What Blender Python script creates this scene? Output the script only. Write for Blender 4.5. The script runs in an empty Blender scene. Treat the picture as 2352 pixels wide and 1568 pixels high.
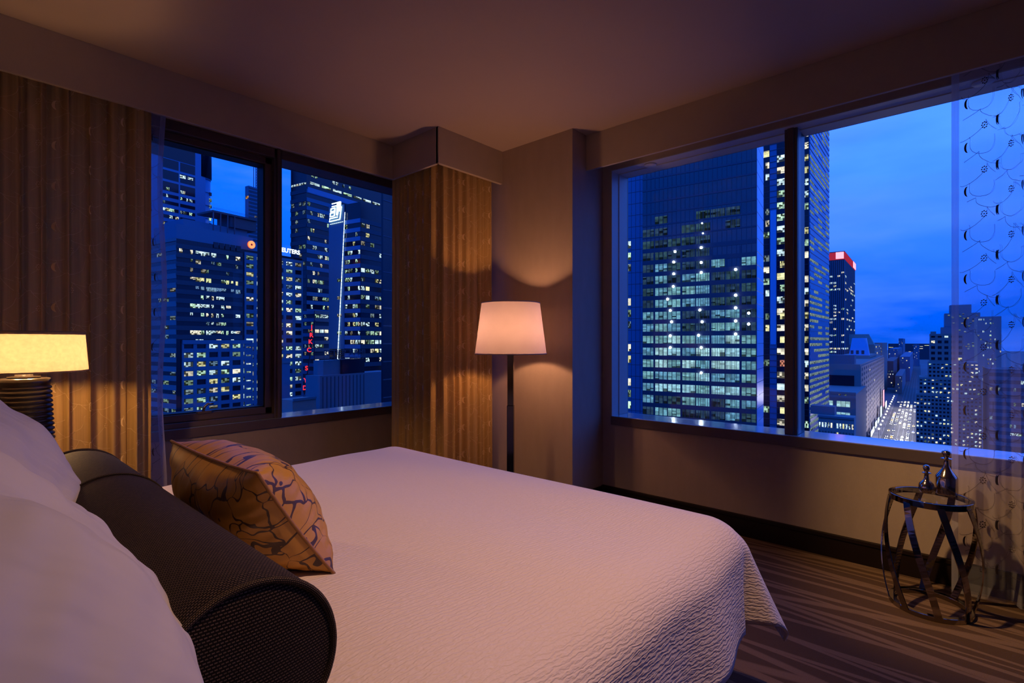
import bpy, bmesh, math, random
from mathutils import Vector, Matrix

# ------------------------------------------------------------------ camera, world, exposure
F = 1180.0                      # focal length in photo pixels (2352 wide frame)
CU, CV = 1176.0, 783.0          # principal column, horizon row
CAMZ = 1.25
YAW = math.atan((2234.0 - CU) / F)            # wall_left runs along +X, wall_right along +Y
VX, VY = math.cos(YAW), math.sin(YAW)         # view direction on plan
RX, RY = math.sin(YAW), -math.cos(YAW)        # right direction on plan

sc = bpy.context.scene
COL = sc.collection
cam_d = bpy.data.cameras.new('camera'); cam = bpy.data.objects.new('camera', cam_d); COL.objects.link(cam)
cam.location = (0, 0, CAMZ)
cam.rotation_euler = (math.pi / 2, 0, YAW - math.pi / 2)
cam_d.sensor_width = 36.0; cam_d.lens = 36.0 * F / 2352.0
cam_d.clip_start = 0.02; cam_d.clip_end = 9000
sc.camera = cam
sc.view_settings.view_transform = 'Standard'; sc.view_settings.look = 'None'
sc.view_settings.exposure = 0.0; sc.view_settings.gamma = 1.0
sc.view_settings.use_curve_mapping = False
try:
    sc.cycles.use_denoising = True
    sc.cycles.max_bounces = 8; sc.cycles.diffuse_bounces = 4; sc.cycles.transparent_max_bounces = 20
    sc.cycles.sample_clamp_indirect = 4.0
except Exception:
    pass

LAMP_FLOOR_W = 62.0
LAMP_BED_W = 92.0
TABLE_SPOT_W = 300.0
DOWN_W = 125.0
SKY = 1.4

class NT:
    """small node-tree helper"""
    def __init__(s, tree): s.t = tree; s.n = tree.nodes; s.l = tree.links
    def node(s, kind, **kw):
        n = s.n.new(kind)
        for k, v in kw.items():
            if k.startswith('i_'):
                n.inputs[k[2:].replace('_', ' ')].default_value = v
            else: setattr(n, k, v)
        return n
    def link(s, a, b): s.l.new(a, b)
    def math(s, op, a, b=None, c=None, clamp=False):
        n = s.n.new('ShaderNodeMath'); n.operation = op; n.use_clamp = clamp
        for i, x in enumerate((a, b, c)):
            if x is None: continue
            if isinstance(x, (int, float)): n.inputs[i].default_value = x
            else: s.l.new(x, n.inputs[i])
        return n.outputs[0]
    def mix(s, fac, a, b):
        n = s.n.new('ShaderNodeMix'); n.data_type = 'RGBA'
        for sock, x in ((n.inputs[0], fac), (n.inputs[6], a), (n.inputs[7], b)):
            if isinstance(x, (int, float)): sock.default_value = x
            elif isinstance(x, tuple): sock.default_value = x if len(x) == 4 else (*x, 1)
            else: s.l.new(x, sock)
        return n.outputs[2]
    def ramp(s, fac, stops, interp='LINEAR'):
        n = s.n.new('ShaderNodeValToRGB'); n.color_ramp.interpolation = interp
        e = n.color_ramp.elements
        while len(e) < len(stops): e.new(0.5)
        for el, (p, c) in zip(e, stops):
            el.position = p; el.color = c if len(c) == 4 else (*c, 1)
        s.l.new(fac, n.inputs[0]); return n.outputs[0]

# dusk sky: deep blue at the horizon, paler higher up, a few soft clouds
w = bpy.data.worlds.new('dusk_sky'); sc.world = w; w.use_nodes = True
T = NT(w.node_tree); T.n.clear()
tc = T.node('ShaderNodeTexCoord'); sep = T.node('ShaderNodeSeparateXYZ'); T.link(tc.outputs['Generated'], sep.inputs[0])
base = T.ramp(T.math('ABSOLUTE', sep.outputs[2]), [(0.0, (.000, .075, .60)), (.05, (.000, .09, .80)), (.20, (.002, .125, 1.0)), (.45, (.012, .18, 1.2)), (1.0, (.012, .18, 1.2))])
# clearer, paler towards where the sun went down (along the avenue)
az = T.node('ShaderNodeVectorMath', operation='DOT_PRODUCT'); T.link(tc.outputs['Generated'], az.inputs[0]); az.inputs[1].default_value = (.90, -.436, 0)
glow = T.math('MULTIPLY', T.math('POWER', T.math('MAXIMUM', az.outputs['Value'], 0.0), 1.6), T.math('MULTIPLY', T.math('SUBTRACT', T.math('ABSOLUTE', sep.outputs[2]), .06), 4.2, clamp=True))
base = T.mix(T.math('MULTIPLY', glow, 1.0, clamp=True), base, (.095, .34, 1.8))
mp = T.node('ShaderNodeMapping'); mp.inputs['Scale'].default_value = (2.2, 2.2, 9.0); T.link(tc.outputs['Generated'], mp.inputs[0])
nz = T.node('ShaderNodeTexNoise'); nz.inputs['Scale'].default_value = 1.7; nz.inputs['Detail'].default_value = 5; T.link(mp.outputs[0], nz.inputs['Vector'])
cl = T.ramp(nz.outputs['Fac'], [(.46, (0, 0, 0)), (.72, (1, 1, 1))])
col = T.mix(T.math('MULTIPLY', cl, .5), base, (.10, .25, 1.3))
nz2 = T.node('ShaderNodeTexNoise'); nz2.inputs['Scale'].default_value = 2.6; nz2.inputs['Detail'].default_value = 4; T.link(mp.outputs[0], nz2.inputs['Vector'])
dk = T.ramp(nz2.outputs['Fac'], [(.42, (0, 0, 0)), (.68, (1, 1, 1))])
col = T.mix(T.math('MULTIPLY', dk, .22), col, (.001, .10, .9))
bg = T.node('ShaderNodeBackground'); bg.inputs[1].default_value = SKY; T.link(col, bg.inputs[0])
wo = T.node('ShaderNodeOutputWorld'); T.link(bg.outputs[0], wo.inputs[0])

# ------------------------------------------------------------------ geometry helpers
def ray(u, v=CV):
    s = (u - CU) / F
    return Vector((VX + s * RX, VY + s * RY, (CV - v) / F))
def pt(u, v, t): return Vector((0, 0, CAMZ)) + ray(u, v) * t

class MB:
    def __init__(s): s.v = []; s.f = []
    def add(s, verts, faces):
        o = len(s.v); s.v += [tuple(p) for p in verts]; s.f += [tuple(i + o for i in f) for f in faces]; return s
    def box(s, x0, x1, y0, y1, z0, z1):
        return s.add([(x0,y0,z0),(x1,y0,z0),(x1,y1,z0),(x0,y1,z0),(x0,y0,z1),(x1,y0,z1),(x1,y1,z1),(x0,y1,z1)],
                     [(0,3,2,1),(4,5,6,7),(0,1,5,4),(1,2,6,5),(2,3,7,6),(3,0,4,7)])
    def lathe(s, prof, seg=48, c=(0,0,0), cap=True):
        n = len(prof); vs = []
        for r, z in prof:
            for k in range(seg):
                a = 2*math.pi*k/seg; vs.append((c[0]+r*math.cos(a), c[1]+r*math.sin(a), c[2]+z))
        fs = [(i*seg+k, i*seg+(k+1)%seg, (i+1)*seg+(k+1)%seg, (i+1)*seg+k) for i in range(n-1) for k in range(seg)]
        if cap: fs += [tuple(reversed(range(seg))), tuple((n-1)*seg+k for k in range(seg))]
        return s.add(vs, fs)
    def tube(s, pts, r, seg=8, closed=False, flat=None):
        pts = [Vector(p) for p in pts]; n = len(pts); vs = []; prev = None
        for i, p in enumerate(pts):
            if closed: d = pts[(i+1)%n] - pts[i-1]
            else: d = pts[min(i+1,n-1)] - pts[max(i-1,0)]
            d.normalize()
            if prev is None:
                up = Vector((0,0,1)) if abs(d.z) < .95 else Vector((1,0,0))
                a = d.cross(up).normalized()
            else: a = (prev - d*prev.dot(d)).normalized()
            prev = a; b = d.cross(a)
            rr = r[i] if isinstance(r, (list, tuple)) else r
            for k in range(seg):
                t = 2*math.pi*k/seg; vs.append(p + a*(rr*math.cos(t)) + b*(rr*math.sin(t)))
        m = n if closed else n-1
        fs = [(i*seg+k, i*seg+(k+1)%seg, ((i+1)%n)*seg+(k+1)%seg, ((i+1)%n)*seg+k) for i in range(m) for k in range(seg)]
        if not closed: fs += [tuple(reversed(range(seg))), tuple((n-1)*seg+k for k in range(seg))]
        return s.add(vs, fs)
    def grid(s, fn, nu, nv):
        vs = [fn(i/nu, j/nv) for j in range(nv+1) for i in range(nu+1)]
        fs = [(j*(nu+1)+i, j*(nu+1)+i+1, (j+1)*(nu+1)+i+1, (j+1)*(nu+1)+i) for j in range(nv) for i in range(nu)]
        return s.add(vs, fs)
    def mesh(s, name):
        m = bpy.data.meshes.new(name); m.from_pydata(s.v, [], s.f); m.update(); return m
    def build(s, name, mat, parent=None, smooth=False, bevel=0, solid=0, fixn=False):
        m = s.mesh(name)
        if fixn:
            bm = bmesh.new(); bm.from_mesh(m); bmesh.ops.recalc_face_normals(bm, faces=bm.faces); bm.to_mesh(m); bm.free()
        o = obj(name, m, mat, parent)
        if smooth: m.polygons.foreach_set('use_smooth', [True]*len(m.polygons))
        if bevel:
            b = o.modifiers.new('bevel', 'BEVEL'); b.width = bevel; b.segments = 2; b.limit_method = 'ANGLE'
        if solid:
            b = o.modifiers.new('solid', 'SOLIDIFY'); b.thickness = solid; b.offset = 0
        return o

def obj(name, mesh, mat, parent=None):
    o = bpy.data.objects.new(name, mesh); COL.objects.link(o)
    if mat is not None and mesh is not None:
        if len(mesh.materials) == 0: mesh.materials.append(mat)
        elif mesh.materials[0] is not mat:
            o.material_slots[0].link = 'OBJECT'; o.material_slots[0].material = mat
    if parent: o.parent = parent
    return o
def tag(o, label=None, cat=None, group=None, kind=None):
    if label: o['label'] = label
    if cat: o['category'] = cat
    if group: o['group'] = group
    if kind: o['kind'] = kind
    return o
def thing(name, label, cat, loc=(0,0,0), rz=0, group=None):
    o = bpy.data.objects.new(name, None); COL.objects.link(o); o.empty_display_size = .1
    o.location = loc; o.rotation_euler = (0, 0, rz)
    return tag(o, label, cat, group)
def struct(o): o['kind'] = 'structure'; return o
def light(name, loc, watts, color, size, parent=None, kind='POINT', **kw):
    d = bpy.data.lights.new(name, kind); d.energy = watts; d.color = color
    d.shadow_soft_size = size
    for k, v in kw.items(): setattr(d, k, v)
    o = bpy.data.objects.new(name, d); COL.objects.link(o); o.location = loc
    if parent: o.parent = parent
    return o

# ------------------------------------------------------------------ materials
MATS = {}
def pmat(name, color, rough=.6, metal=0, spec=.5, noise=0, nscale=20, bump=0, bscale=80, bdist=.002, coat=0, sheen=0, stretch=None):
    m = bpy.data.materials.new(name); m.use_nodes = True; t = NT(m.node_tree)
    p = t.n['Principled BSDF']
    p.inputs['Base Color'].default_value = (*color, 1); p.inputs['Roughness'].default_value = rough
    p.inputs['Metallic'].default_value = metal; p.inputs['Specular IOR Level'].default_value = spec
    if coat: p.inputs['Coat Weight'].default_value = coat; p.inputs['Coat Roughness'].default_value = .08
    if sheen: p.inputs['Sheen Weight'].default_value = sheen
    tc = t.node('ShaderNodeTexCoord'); vec = tc.outputs['Object']
    if stretch:
        mp = t.node('ShaderNodeMapping'); mp.inputs['Scale'].default_value = stretch; t.link(vec, mp.inputs[0]); vec = mp.outputs[0]
    if noise:
        nz = t.node('ShaderNodeTexNoise'); nz.inputs['Scale'].default_value = nscale; nz.inputs['Detail'].default_value = 4
        t.link(vec, nz.inputs['Vector'])
        c = t.mix(nz.outputs['Fac'], tuple(x*(1-noise) for x in color), tuple(min(1, x*(1+noise)) for x in color))
        t.link(c, p.inputs['Base Color'])
    if bump:
        nb = t.node('ShaderNodeTexNoise'); nb.inputs['Scale'].default_value = bscale; nb.inputs['Detail'].default_value = 3
        t.link(vec, nb.inputs['Vector'])
        b = t.node('ShaderNodeBump'); b.inputs['Strength'].default_value = bump; b.inputs['Distance'].default_value = bdist
        t.link(nb.outputs['Fac'], b.inputs['Height']); t.link(b.outputs[0], p.inputs['Normal'])
    MATS[name] = m; return m
def emat(name, color, strength, sample=False):
    m = bpy.data.materials.new(name); m.use_nodes = True; t = NT(m.node_tree); t.n.clear()
    e = t.node('ShaderNodeEmission'); e.inputs[0].default_value = (*color, 1); e.inputs[1].default_value = strength
    o = t.node('ShaderNodeOutputMaterial'); t.link(e.outputs[0], o.inputs[0])
    m.cycles.emission_sampling = 'AUTO' if sample else 'NONE'
    MATS[name] = m; return m

M = MATS
pmat('wallpaper', (.35, .265, .215), .75, noise=.10, nscale=14, bump=.35, bscale=90, bdist=.003, stretch=(1, 1, .35))
pmat('ceiling_paint', (.38, .285, .25), .8, noise=.04, nscale=3)
pmat('valance_paint', (.37, .29, .235), .75, noise=.05, nscale=12, bump=.15, bscale=150)
pmat('baseboard_wood', (.012, .006, .005), .5, spec=.2, noise=.3, nscale=6)
pmat('frame_bronze', (.10, .070, .066), .42, metal=.1, noise=.1, nscale=9)
pmat('sill_lacquer', (.38, .48, .54), .16, spec=.8, coat=1.0, noise=.05, nscale=5)
pmat('jamb_paint', (.42, .40, .40), .45, noise=.03)
pmat('gasket', (.01, .01, .012), .6)
pmat('chrome_dark', (.34, .30, .27), .07, metal=1.0, noise=.06, nscale=7)
pmat('lamp_pole', (.045, .038, .036), .12, metal=.8, spec=.6)
pmat('lamp_ceramic', (.010, .006, .005), .28, spec=.35)
pmat('nightstand_wood', (.05, .026, .016), .35, noise=.3, nscale=5, stretch=(1, 8, 8))
pmat('mercury_glass', (.62, .53, .46), .10, metal=1.0, noise=.35, nscale=28)
pmat('linen', (.56, .53, .57), .8, sheen=.15, bump=.8, bscale=8, bdist=.03, stretch=(1, .3, 1))
pmat('box_spring', (.20, .14, .11), .8, noise=.1)
pmat('leather', (.06, .04, .03), .5, bump=.2, bscale=160)
pmat('steel_trim', (.6, .6, .62), .25, metal=1)
pmat('disc_paint', (.45, .43, .46), .5)
pmat('gold_thread', (.85, .62, .30), .35, metal=.2)
pmat('plum_thread', (.045, .022, .022), .6)

def coverlet_mat():
    m = pmat('coverlet_cotton', (.80, .69, .64), .85, sheen=.25); t = NT(m.node_tree); p = t.n['Principled BSDF']
    tc = t.node('ShaderNodeTexCoord'); mp = t.node('ShaderNodeMapping')
    mp.inputs['Scale'].default_value = (.42, 1, 1); mp.inputs['Rotation'].default_value = (0, 0, .22)
    t.link(tc.outputs['UV'], mp.inputs[0])
    wv = t.node('ShaderNodeTexWave', wave_type='BANDS', bands_direction='Y')
    wv.inputs['Scale'].default_value = 29; wv.inputs['Distortion'].default_value = 6.5
    wv.inputs['Detail'].default_value = 2.0; wv.inputs['Detail Scale'].default_value = 3.0; t.link(mp.outputs[0], wv.inputs['Vector'])
    nz = t.node('ShaderNodeTexNoise'); nz.inputs['Scale'].default_value = 70; t.link(mp.outputs[0], nz.inputs['Vector'])
    h = t.math('ADD', wv.outputs['Fac'], t.math('MULTIPLY', nz.outputs['Fac'], .9))
    b = t.node('ShaderNodeBump'); b.inputs['Strength'].default_value = .5; b.inputs['Distance'].default_value = .0024
    t.link(h, b.inputs['Height']); t.link(b.outputs[0], p.inputs['Normal'])
    return m
coverlet_mat()

def weave_mat(name, c1, c2, scale):
    m = pmat(name, c1, .75, spec=.15); t = NT(m.node_tree); p = t.n['Principled BSDF']
    tc = t.node('ShaderNodeTexCoord'); mp = t.node('ShaderNodeMapping'); mp.inputs['Scale'].default_value = (scale, scale*.6, 1)
    t.link(tc.outputs['UV'], mp.inputs[0])
    br = t.node('ShaderNodeTexBrick'); br.inputs['Scale'].default_value = 1.0; br.inputs['Mortar Size'].default_value = .16
    br.inputs['Color1'].default_value = (*c1, 1); br.inputs['Color2'].default_value = (*[x*1.5 for x in c1], 1); br.inputs['Mortar'].default_value = (*c2, 1)
    br.inputs['Brick Width'].default_value = 1.0; br.inputs['Row Height'].default_value = .5
    t.link(mp.outputs[0], br.inputs['Vector']); t.link(br.outputs['Color'], p.inputs['Base Color'])
    b = t.node('ShaderNodeBump'); b.inputs['Strength'].default_value = .6; b.inputs['Distance'].default_value = .0015; b.invert = True
    t.link(br.outputs['Fac'], b.inputs['Height']); t.link(b.outputs[0], p.inputs['Normal'])
    return m
weave_mat('bolster_weave', (.090, .062, .046), (.006, .004, .004), 190)
weave_mat('bolster_piping', (.14, .095, .062), (.008, .006, .005), 260)

def silk_mat():
    pmat('gold_piping', (.30, .135, .03), .45, noise=.5, nscale=60)
    m = pmat('gold_silk', (.46, .22, .055), .42, spec=.4); t = NT(m.node_tree); p = t.n['Principled BSDF']
    tc = t.node('ShaderNodeTexCoord')
    nz = t.node('ShaderNodeTexNoise'); nz.inputs['Scale'].default_value = 9; nz.inputs['Detail'].default_value = 2; t.link(tc.outputs['UV'], nz.inputs['Vector'])
    mx = t.node('ShaderNodeVectorMath', operation='SCALE'); t.link(nz.outputs['Color'], mx.inputs[0]); mx.inputs['Scale'].default_value = .15
    ad = t.node('ShaderNodeVectorMath', operation='ADD'); t.link(tc.outputs['UV'], ad.inputs[0]); t.link(mx.outputs[0], ad.inputs[1])
    vo = t.node('ShaderNodeTexVoronoi', feature='DISTANCE_TO_EDGE'); vo.inputs['Scale'].default_value = 15; t.link(ad.outputs[0], vo.inputs['Vector'])
    n3 = t.node('ShaderNodeTexNoise'); n3.inputs['Scale'].default_value = 14; t.link(tc.outputs['UV'], n3.inputs['Vector'])
    wid = t.math('MULTIPLY_ADD', n3.outputs['Fac'], .15, -.045)
    line = t.math('LESS_THAN', vo.outputs['Distance'], wid)
    n2 = t.node('ShaderNodeTexNoise'); n2.inputs['Scale'].default_value = 5; t.link(tc.outputs['UV'], n2.inputs['Vector'])
    gold = t.mix(n2.outputs['Fac'], (.36, .17, .026), (.64, .33, .065))
    t.link(t.mix(line, gold, (.075, .04, .028)), p.inputs['Base Color'])
    nb = t.node('ShaderNodeTexNoise'); nb.inputs['Scale'].default_value = 22; nb.inputs['Detail'].default_value = 3
    mp = t.node('ShaderNodeMapping'); mp.inputs['Scale'].default_value = (1, .35, 1); t.link(tc.outputs['UV'], mp.inputs[0]); t.link(mp.outputs[0], nb.inputs['Vector'])
    b = t.node('ShaderNodeBump'); b.inputs['Strength'].default_value = .8; b.inputs['Distance'].default_value = .008
    t.link(t.math('SUBTRACT', nb.outputs['Fac'], t.math('MULTIPLY', line, .25)), b.inputs['Height']); t.link(b.outputs[0], p.inputs['Normal'])
silk_mat()

def carpet_mat():
    m = pmat('carpet', (.1, .06, .04), .95, spec=.1); t = NT(m.node_tree); p = t.n['Principled BSDF']
    tc = t.node('ShaderNodeTexCoord'); fac = None
    for rot, per, dist, ds, th in ((.10, .21, 3.2, .9, .990), (-.13, .26, 3.0, .8, .992), (.02, .33, 3.4, 1.0, .990), (.36, .52, 3.0, .7, .997), (-.42, .60, 3.0, .8, .997), (-.04, .17, 2.6, 1.2, .990)):
        mp = t.node('ShaderNodeMapping'); mp.inputs['Rotation'].default_value = (0, 0, rot); mp.inputs['Scale'].default_value = (1, .42, 1)
        mp.inputs['Location'].default_value = (rot*7, rot*3, 0); t.link(tc.outputs['Object'], mp.inputs[0])
        wv = t.node('ShaderNodeTexWave', wave_type='BANDS', bands_direction='X'); wv.inputs['Scale'].default_value = .314/per
        wv.inputs['Distortion'].default_value = dist; wv.inputs['Detail'].default_value = 0; wv.inputs['Detail Scale'].default_value = ds
        t.link(mp.outputs[0], wv.inputs['Vector'])
        li = t.ramp(wv.outputs['Fac'], [(th-.014, (0,0,0)), (th-.003, (1,1,1))])
        fac = li if fac is None else t.math('MAXIMUM', fac, li)
    nz = t.node('ShaderNodeTexNoise'); nz.inputs['Scale'].default_value = 260; t.link(tc.outputs['Object'], nz.inputs['Vector'])
    c = t.mix(t.math('MULTIPLY', fac, .8), (.085, .048, .030), (.22, .135, .088))
    c2 = t.mix(t.math('MULTIPLY', nz.outputs['Fac'], .5), c, (.05, .03, .02)); t.link(c2, p.inputs['Base Color'])
    b = t.node('ShaderNodeBump'); b.inputs['Strength'].default_value = .6; b.inputs['Distance'].default_value = .004
    t.link(nz.outputs['Fac'], b.inputs['Height']); t.link(b.outputs[0], p.inputs['Normal'])
carpet_mat()

def cloth_mat(name, color, transp, transl, thread=(90, 90, 2)):
    m = bpy.data.materials.new(name); m.use_nodes = True; t = NT(m.node_tree); t.n.clear()
    tc = t.node('ShaderNodeTexCoord'); mp = t.node('ShaderNodeMapping'); mp.inputs['Scale'].default_value = thread; t.link(tc.outputs['Object'], mp.inputs[0])
    nz = t.node('ShaderNodeTexNoise'); nz.inputs['Scale'].default_value = 1.0; nz.inputs['Detail'].default_value = 3; t.link(mp.outputs[0], nz.inputs['Vector'])
    c = t.mix(nz.outputs['Fac'], tuple(x*.75 for x in color), tuple(min(1, x*1.25) for x in color))
    d = t.node('ShaderNodeBsdfDiffuse'); t.link(c, d.inputs[0])
    tr = t.node('ShaderNodeBsdfTranslucent'); t.link(c, tr.inputs[0])
    mx = t.node('ShaderNodeMixShader'); mx.inputs[0].default_value = transl; t.link(d.outputs[0], mx.inputs[1]); t.link(tr.outputs[0], mx.inputs[2])
    out = t.node('ShaderNodeOutputMaterial')
    if transp:
        tp = t.node('ShaderNodeBsdfTransparent'); m2 = t.node('ShaderNodeMixShader'); m2.inputs[0].default_value = transp
        t.link(mx.outputs[0], m2.inputs[1]); t.link(tp.outputs[0], m2.inputs[2]); t.link(m2.outputs[0], out.inputs[0])
    else: t.link(mx.outputs[0], out.inputs[0])
    MATS[name] = m; return m
cloth_mat('drape_cloth', (.56, .345, .11), 0, .25)
cloth_mat('sheer_cloth', (.62, .58, .66), .74, .45)
cloth_mat('sheer_hem', (.60, .56, .64), .55, .4)
cloth_mat('added_diffuser_cloth', (.78, .66, .48), 0, .6, (3, 3, 3))  # cloth of the ring added inside the bedside shade to limit its up-light
cloth_mat('shade_linen', (.30, .235, .17), 0, .40, (60, 60, 60))
cloth_mat('shade_cotton', (.36, .30, .33), 0, .36, (3, 3, 3))

def glass_mat():
    m = bpy.data.materials.new('window_glass'); m.use_nodes = True; t = NT(m.node_tree); t.n.clear()
    fr = t.node('ShaderNodeFresnel'); fr.inputs[0].default_value = 1.42; gm = t.node('ShaderNodeNewGeometry')
    tp = t.node('ShaderNodeBsdfTransparent'); tp.inputs[0].default_value = (.96, .98, 1, 1)
    gl = t.node('ShaderNodeBsdfGlossy'); gl.inputs['Roughness'].default_value = .01
    mx = t.node('ShaderNodeMixShader'); t.link(t.math('MULTIPLY', fr.outputs[0], t.math('SUBTRACT', 1.0, gm.outputs['Backfacing'])), mx.inputs[0]); t.link(tp.outputs[0], mx.inputs[1]); t.link(gl.outputs[0], mx.inputs[2])
    o = t.node('ShaderNodeOutputMaterial'); t.link(mx.outputs[0], o.inputs[0]); MATS['window_glass'] = m
glass_mat()

# ------------------------------------------------------------------ room shell
ZC = 2.79                       # ceiling
XR, YL = 3.465, 3.88            # inner faces of the two window walls
XC, YC1, YC2 = 3.056, 2.153, 2.85   # corner column
XH, YB = -.42, -2.6             # headboard wall and the wall behind the camera
ZV = 2.527                      # valance underside
TH = .26                        # wall thickness
SILL = .676
W1 = (.10, 2.95, SILL, 2.70)    # window_1 opening in wall_left: x0,x1,z0,z1
W2 = (-2.3, 2.077, SILL, 2.57)  # window_2 opening in wall_right: y0,y1,z0,z1

struct(MB().box(XH-.1, XR+TH, YB-.1, YL+TH, -.12, 0).build('floor', M['carpet']))
struct(MB().box(XH-.1, XR+TH, YB-.1, YL+TH, ZC, ZC+.15).build('ceiling', M['ceiling_paint']))
m = MB(); a0, a1, c0, c1 = W1
m.box(XH-.1, XR+TH, YL, YL+TH, 0, c0-.05); m.box(XH-.1, XR+TH, YL, YL+TH, c1, ZC)
m.box(XH-.1, a0, YL, YL+TH, c0-.05, c1); m.box(a1, XR+TH, YL, YL+TH, c0-.05, c1)
struct(m.build('wall_left', M['wallpaper']))
m = MB(); a0, a1, c0, c1 = W2
m.box(XR, XR+TH, YB-.1, YL, 0, c0-.05); m.box(XR, XR+TH, YB-.1, YL, c1, ZC)
m.box(XR, XR+TH, YB-.1, a0, c0-.05, c1); m.box(XR, XR+TH, a1, YL, c0-.05, c1)
struct(m.build('wall_right', M['wallpaper']))
struct(MB().box(XC, XR, YC1, YL, 0, ZC).build('wall_corner', M['wallpaper']))
struct(MB().box(XH-.1, XH, YB-.1, YL, 0, ZC).build('wall_head', M['wallpaper']))
struct(MB().box(XH, XR, YB-.1, YB, 0, ZC).build('wall_back', M['wallpaper']))
# baseboards: a board with a stepped cap
m = MB(); m.box(XR-.016, XR, YB, YC1, 0, .125); m.box(XR-.022, XR, YB, YC1, .112, .135)
struct(m.build('baseboard_right', M['baseboard_wood'], bevel=.003))
m = MB(); m.box(XH, 2.45, YL-.016, YL, 0, .125); m.box(XH, 2.45, YL-.022, YL, .112, .135)
struct(m.build('baseboard_left', M['baseboard_wood'], bevel=.003))
m = MB(); m.box(XC-.016, XC, YC1, YC2+.05, 0, .125); m.box(XC-.022, XC, YC1, YC2+.05, .112, .135); m.box(XC, XR, YC1-.016, YC1, 0, .13)
struct(m.build('baseboard_corner', M['baseboard_wood'], bevel=.003))
# valance boards (hollow behind)
VT = .022
VYL, VXR, BX = 3.398, 3.232, 2.384
m = MB(); m.box(XH, BX, VYL, VYL+VT, ZV, ZC); m.box(BX, BX+VT, YC2, VYL+VT, ZV, ZC); m.box(BX, XC, YC2-.007, YC2+VT, ZV, ZC)
struct(m.build('trim_1', M['valance_paint'], bevel=.002))
struct(MB().box(VXR, VXR+VT, YB, YC1, ZV, ZC).build('trim_2', M['valance_paint'], bevel=.002))
# curtain tracks inside the valances
struct(MB().box(XH, 2.40, 3.56, 3.59, ZC-.03, ZC).build('trim_3', M['jamb_paint']))
struct(MB().box(3.35, 3.38, YB, YC1, ZC-.03, ZC).build('trim_4', M['jamb_paint']))

# ---- window_1 (left wall): operable sash + fixed pane
g1 = 4.075
w1 = struct(thing('window_1', None, None, (0, 0, 0)))
x0, x1, z0, z1 = W1
XM0, XM1 = 1.678, 1.738          # mullion between the panes
def P1(m, *a): return m.box(*a)
MB().box(x0, x1, YL+.004, YL+TH, z0-.03, z0).build('sill', M['sill_lacquer'], w1, bevel=.003)
m = MB(); m.box(x0-.02, x1+.02, YL-.02, YL+.004, z0-.065, z0-.001); m.box(x0, x1, YL+.004, YL+TH, z0-.065, z0-.03); m.build('sill_apron', M['frame_bronze'], w1, bevel=.003)
m = MB(); fw = .07
m.box(x0, x1, YL+.02, YL+.22, z1-fw, z1); m.box(x0, x0+fw, YL+.02, YL+.22, z0, z1); m.box(x1-fw, x1, YL+.02, YL+.22, z0, z1)
m.box(x0, XM0, YL+.02, YL+.22, z0, z0+.035)
m.build('frame', M['frame_bronze'], w1, bevel=.004)
m = MB(); m.box(XM0, XM1, YL+.02, YL+.22, z0, z1); m.box(XM0+.018, XM1-.015, YL+.005, YL+.03, z0, z1)
m.build('mullion', M['frame_bronze'], w1, bevel=.005)
sash = MB(); s0, s1, t0, t1 = x0+fw, XM0, z0+.035, z1-fw; b = .050
sash.box(s0, s1, YL+.06, YL+.19, t0, t0+b); sash.box(s0, s1, YL+.06, YL+.19, t1-b, t1); sash.box(s0, s0+b, YL+.06, YL+.19, t0, t1); sash.box(s1-b, s1, YL+.06, YL+.19, t0, t1)
sashO = sash.build('sash', M['frame_bronze'], w1, bevel=.004)
gk = MB(); q = b-.004; e = .012
gk.box(s0+q, s1-q, YL+.075, YL+.18, t0+q, t0+q+e); gk.box(s0+q, s1-q, YL+.075, YL+.18, t1-q-e, t1-q); gk.box(s0+q, s0+q+e, YL+.075, YL+.18, t0+q, t1-q); gk.box(s1-q-e, s1-q, YL+.075, YL+.18, t0+q, t1-q)
gk.build('gasket', M['gasket'], sashO)
MB().box(s0+b, s1-b, g1, g1+.008, t0+b, t1-b).build('pane', M['window_glass'], w1)
MB().box(XM1, x1-fw, g1, g1+.008, z0, z1-fw).build('pane', M['window_glass'], w1)
# latch on the lower sash rail
hx = pt(403, 955, 3.9).x + .02
m = MB(); m.box(hx-.045, hx+.045, YL+.045, YL+.075, t0+b-.006, t0+b+.012)
la = m.build('latch', M['frame_bronze'], w1, bevel=.003)
m = MB(); m.tube([(hx-.005, YL+.06, t0+b+.008), (hx, YL+.055, t0+b+.04), (hx+.02, YL+.05, t0+b+.062), (hx+.055, YL+.05, t0+b+.058)], [.010, .010, .011, .007], 10)
m.build('latch_handle', M['steel_trim'], la, smooth=True)

# ---- window_2 (right wall)
g2 = 3.68
w2 = struct(thing('window_2', None, None))
y0, y1, z0, z1 = W2
MU0, MU1 = .800, .872
MB().box(XR+.002, XR+TH, y0-.02, y1, z0-.03, z0).build('sill', M['sill_lacquer'], w2, bevel=.003)
m = MB(); m.box(XR-.012, XR+.002, y0-.02, y1, z0-.065, z0-.001); m.box(XR+.002, XR+TH, y0-.02, y1, z0-.065, z0-.03); m.build('sill_apron', M['frame_bronze'], w2, bevel=.003)
m = MB(); m.box(XR+.10, XR+.225, y1-.012, y1, z0, z1); m.box(XR+.10, XR+.225, y0, y0+.05, z0, z1); m.box(XR+.10, XR+.225, y0, y1, z1-.012, z1)
m.build('frame', M['jamb_paint'], w2, bevel=.002)
m = MB(); m.box(XR-.001, XR+.10, y1-.006, y1+.0, z0, z1); m.build('jamb_liner', M['jamb_paint'], w2)
m = MB(); m.box(XR, XR+.225, y0, y1, z1-.006, z1+.001); m.build('head_liner', M['jamb_paint'], w2)
m = MB(); m.box(3.511, g2+.02, MU0, MU1, z0, z1); m.box(3.500, 3.515, MU0+.018, MU1-.018, z0, z1)
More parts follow.
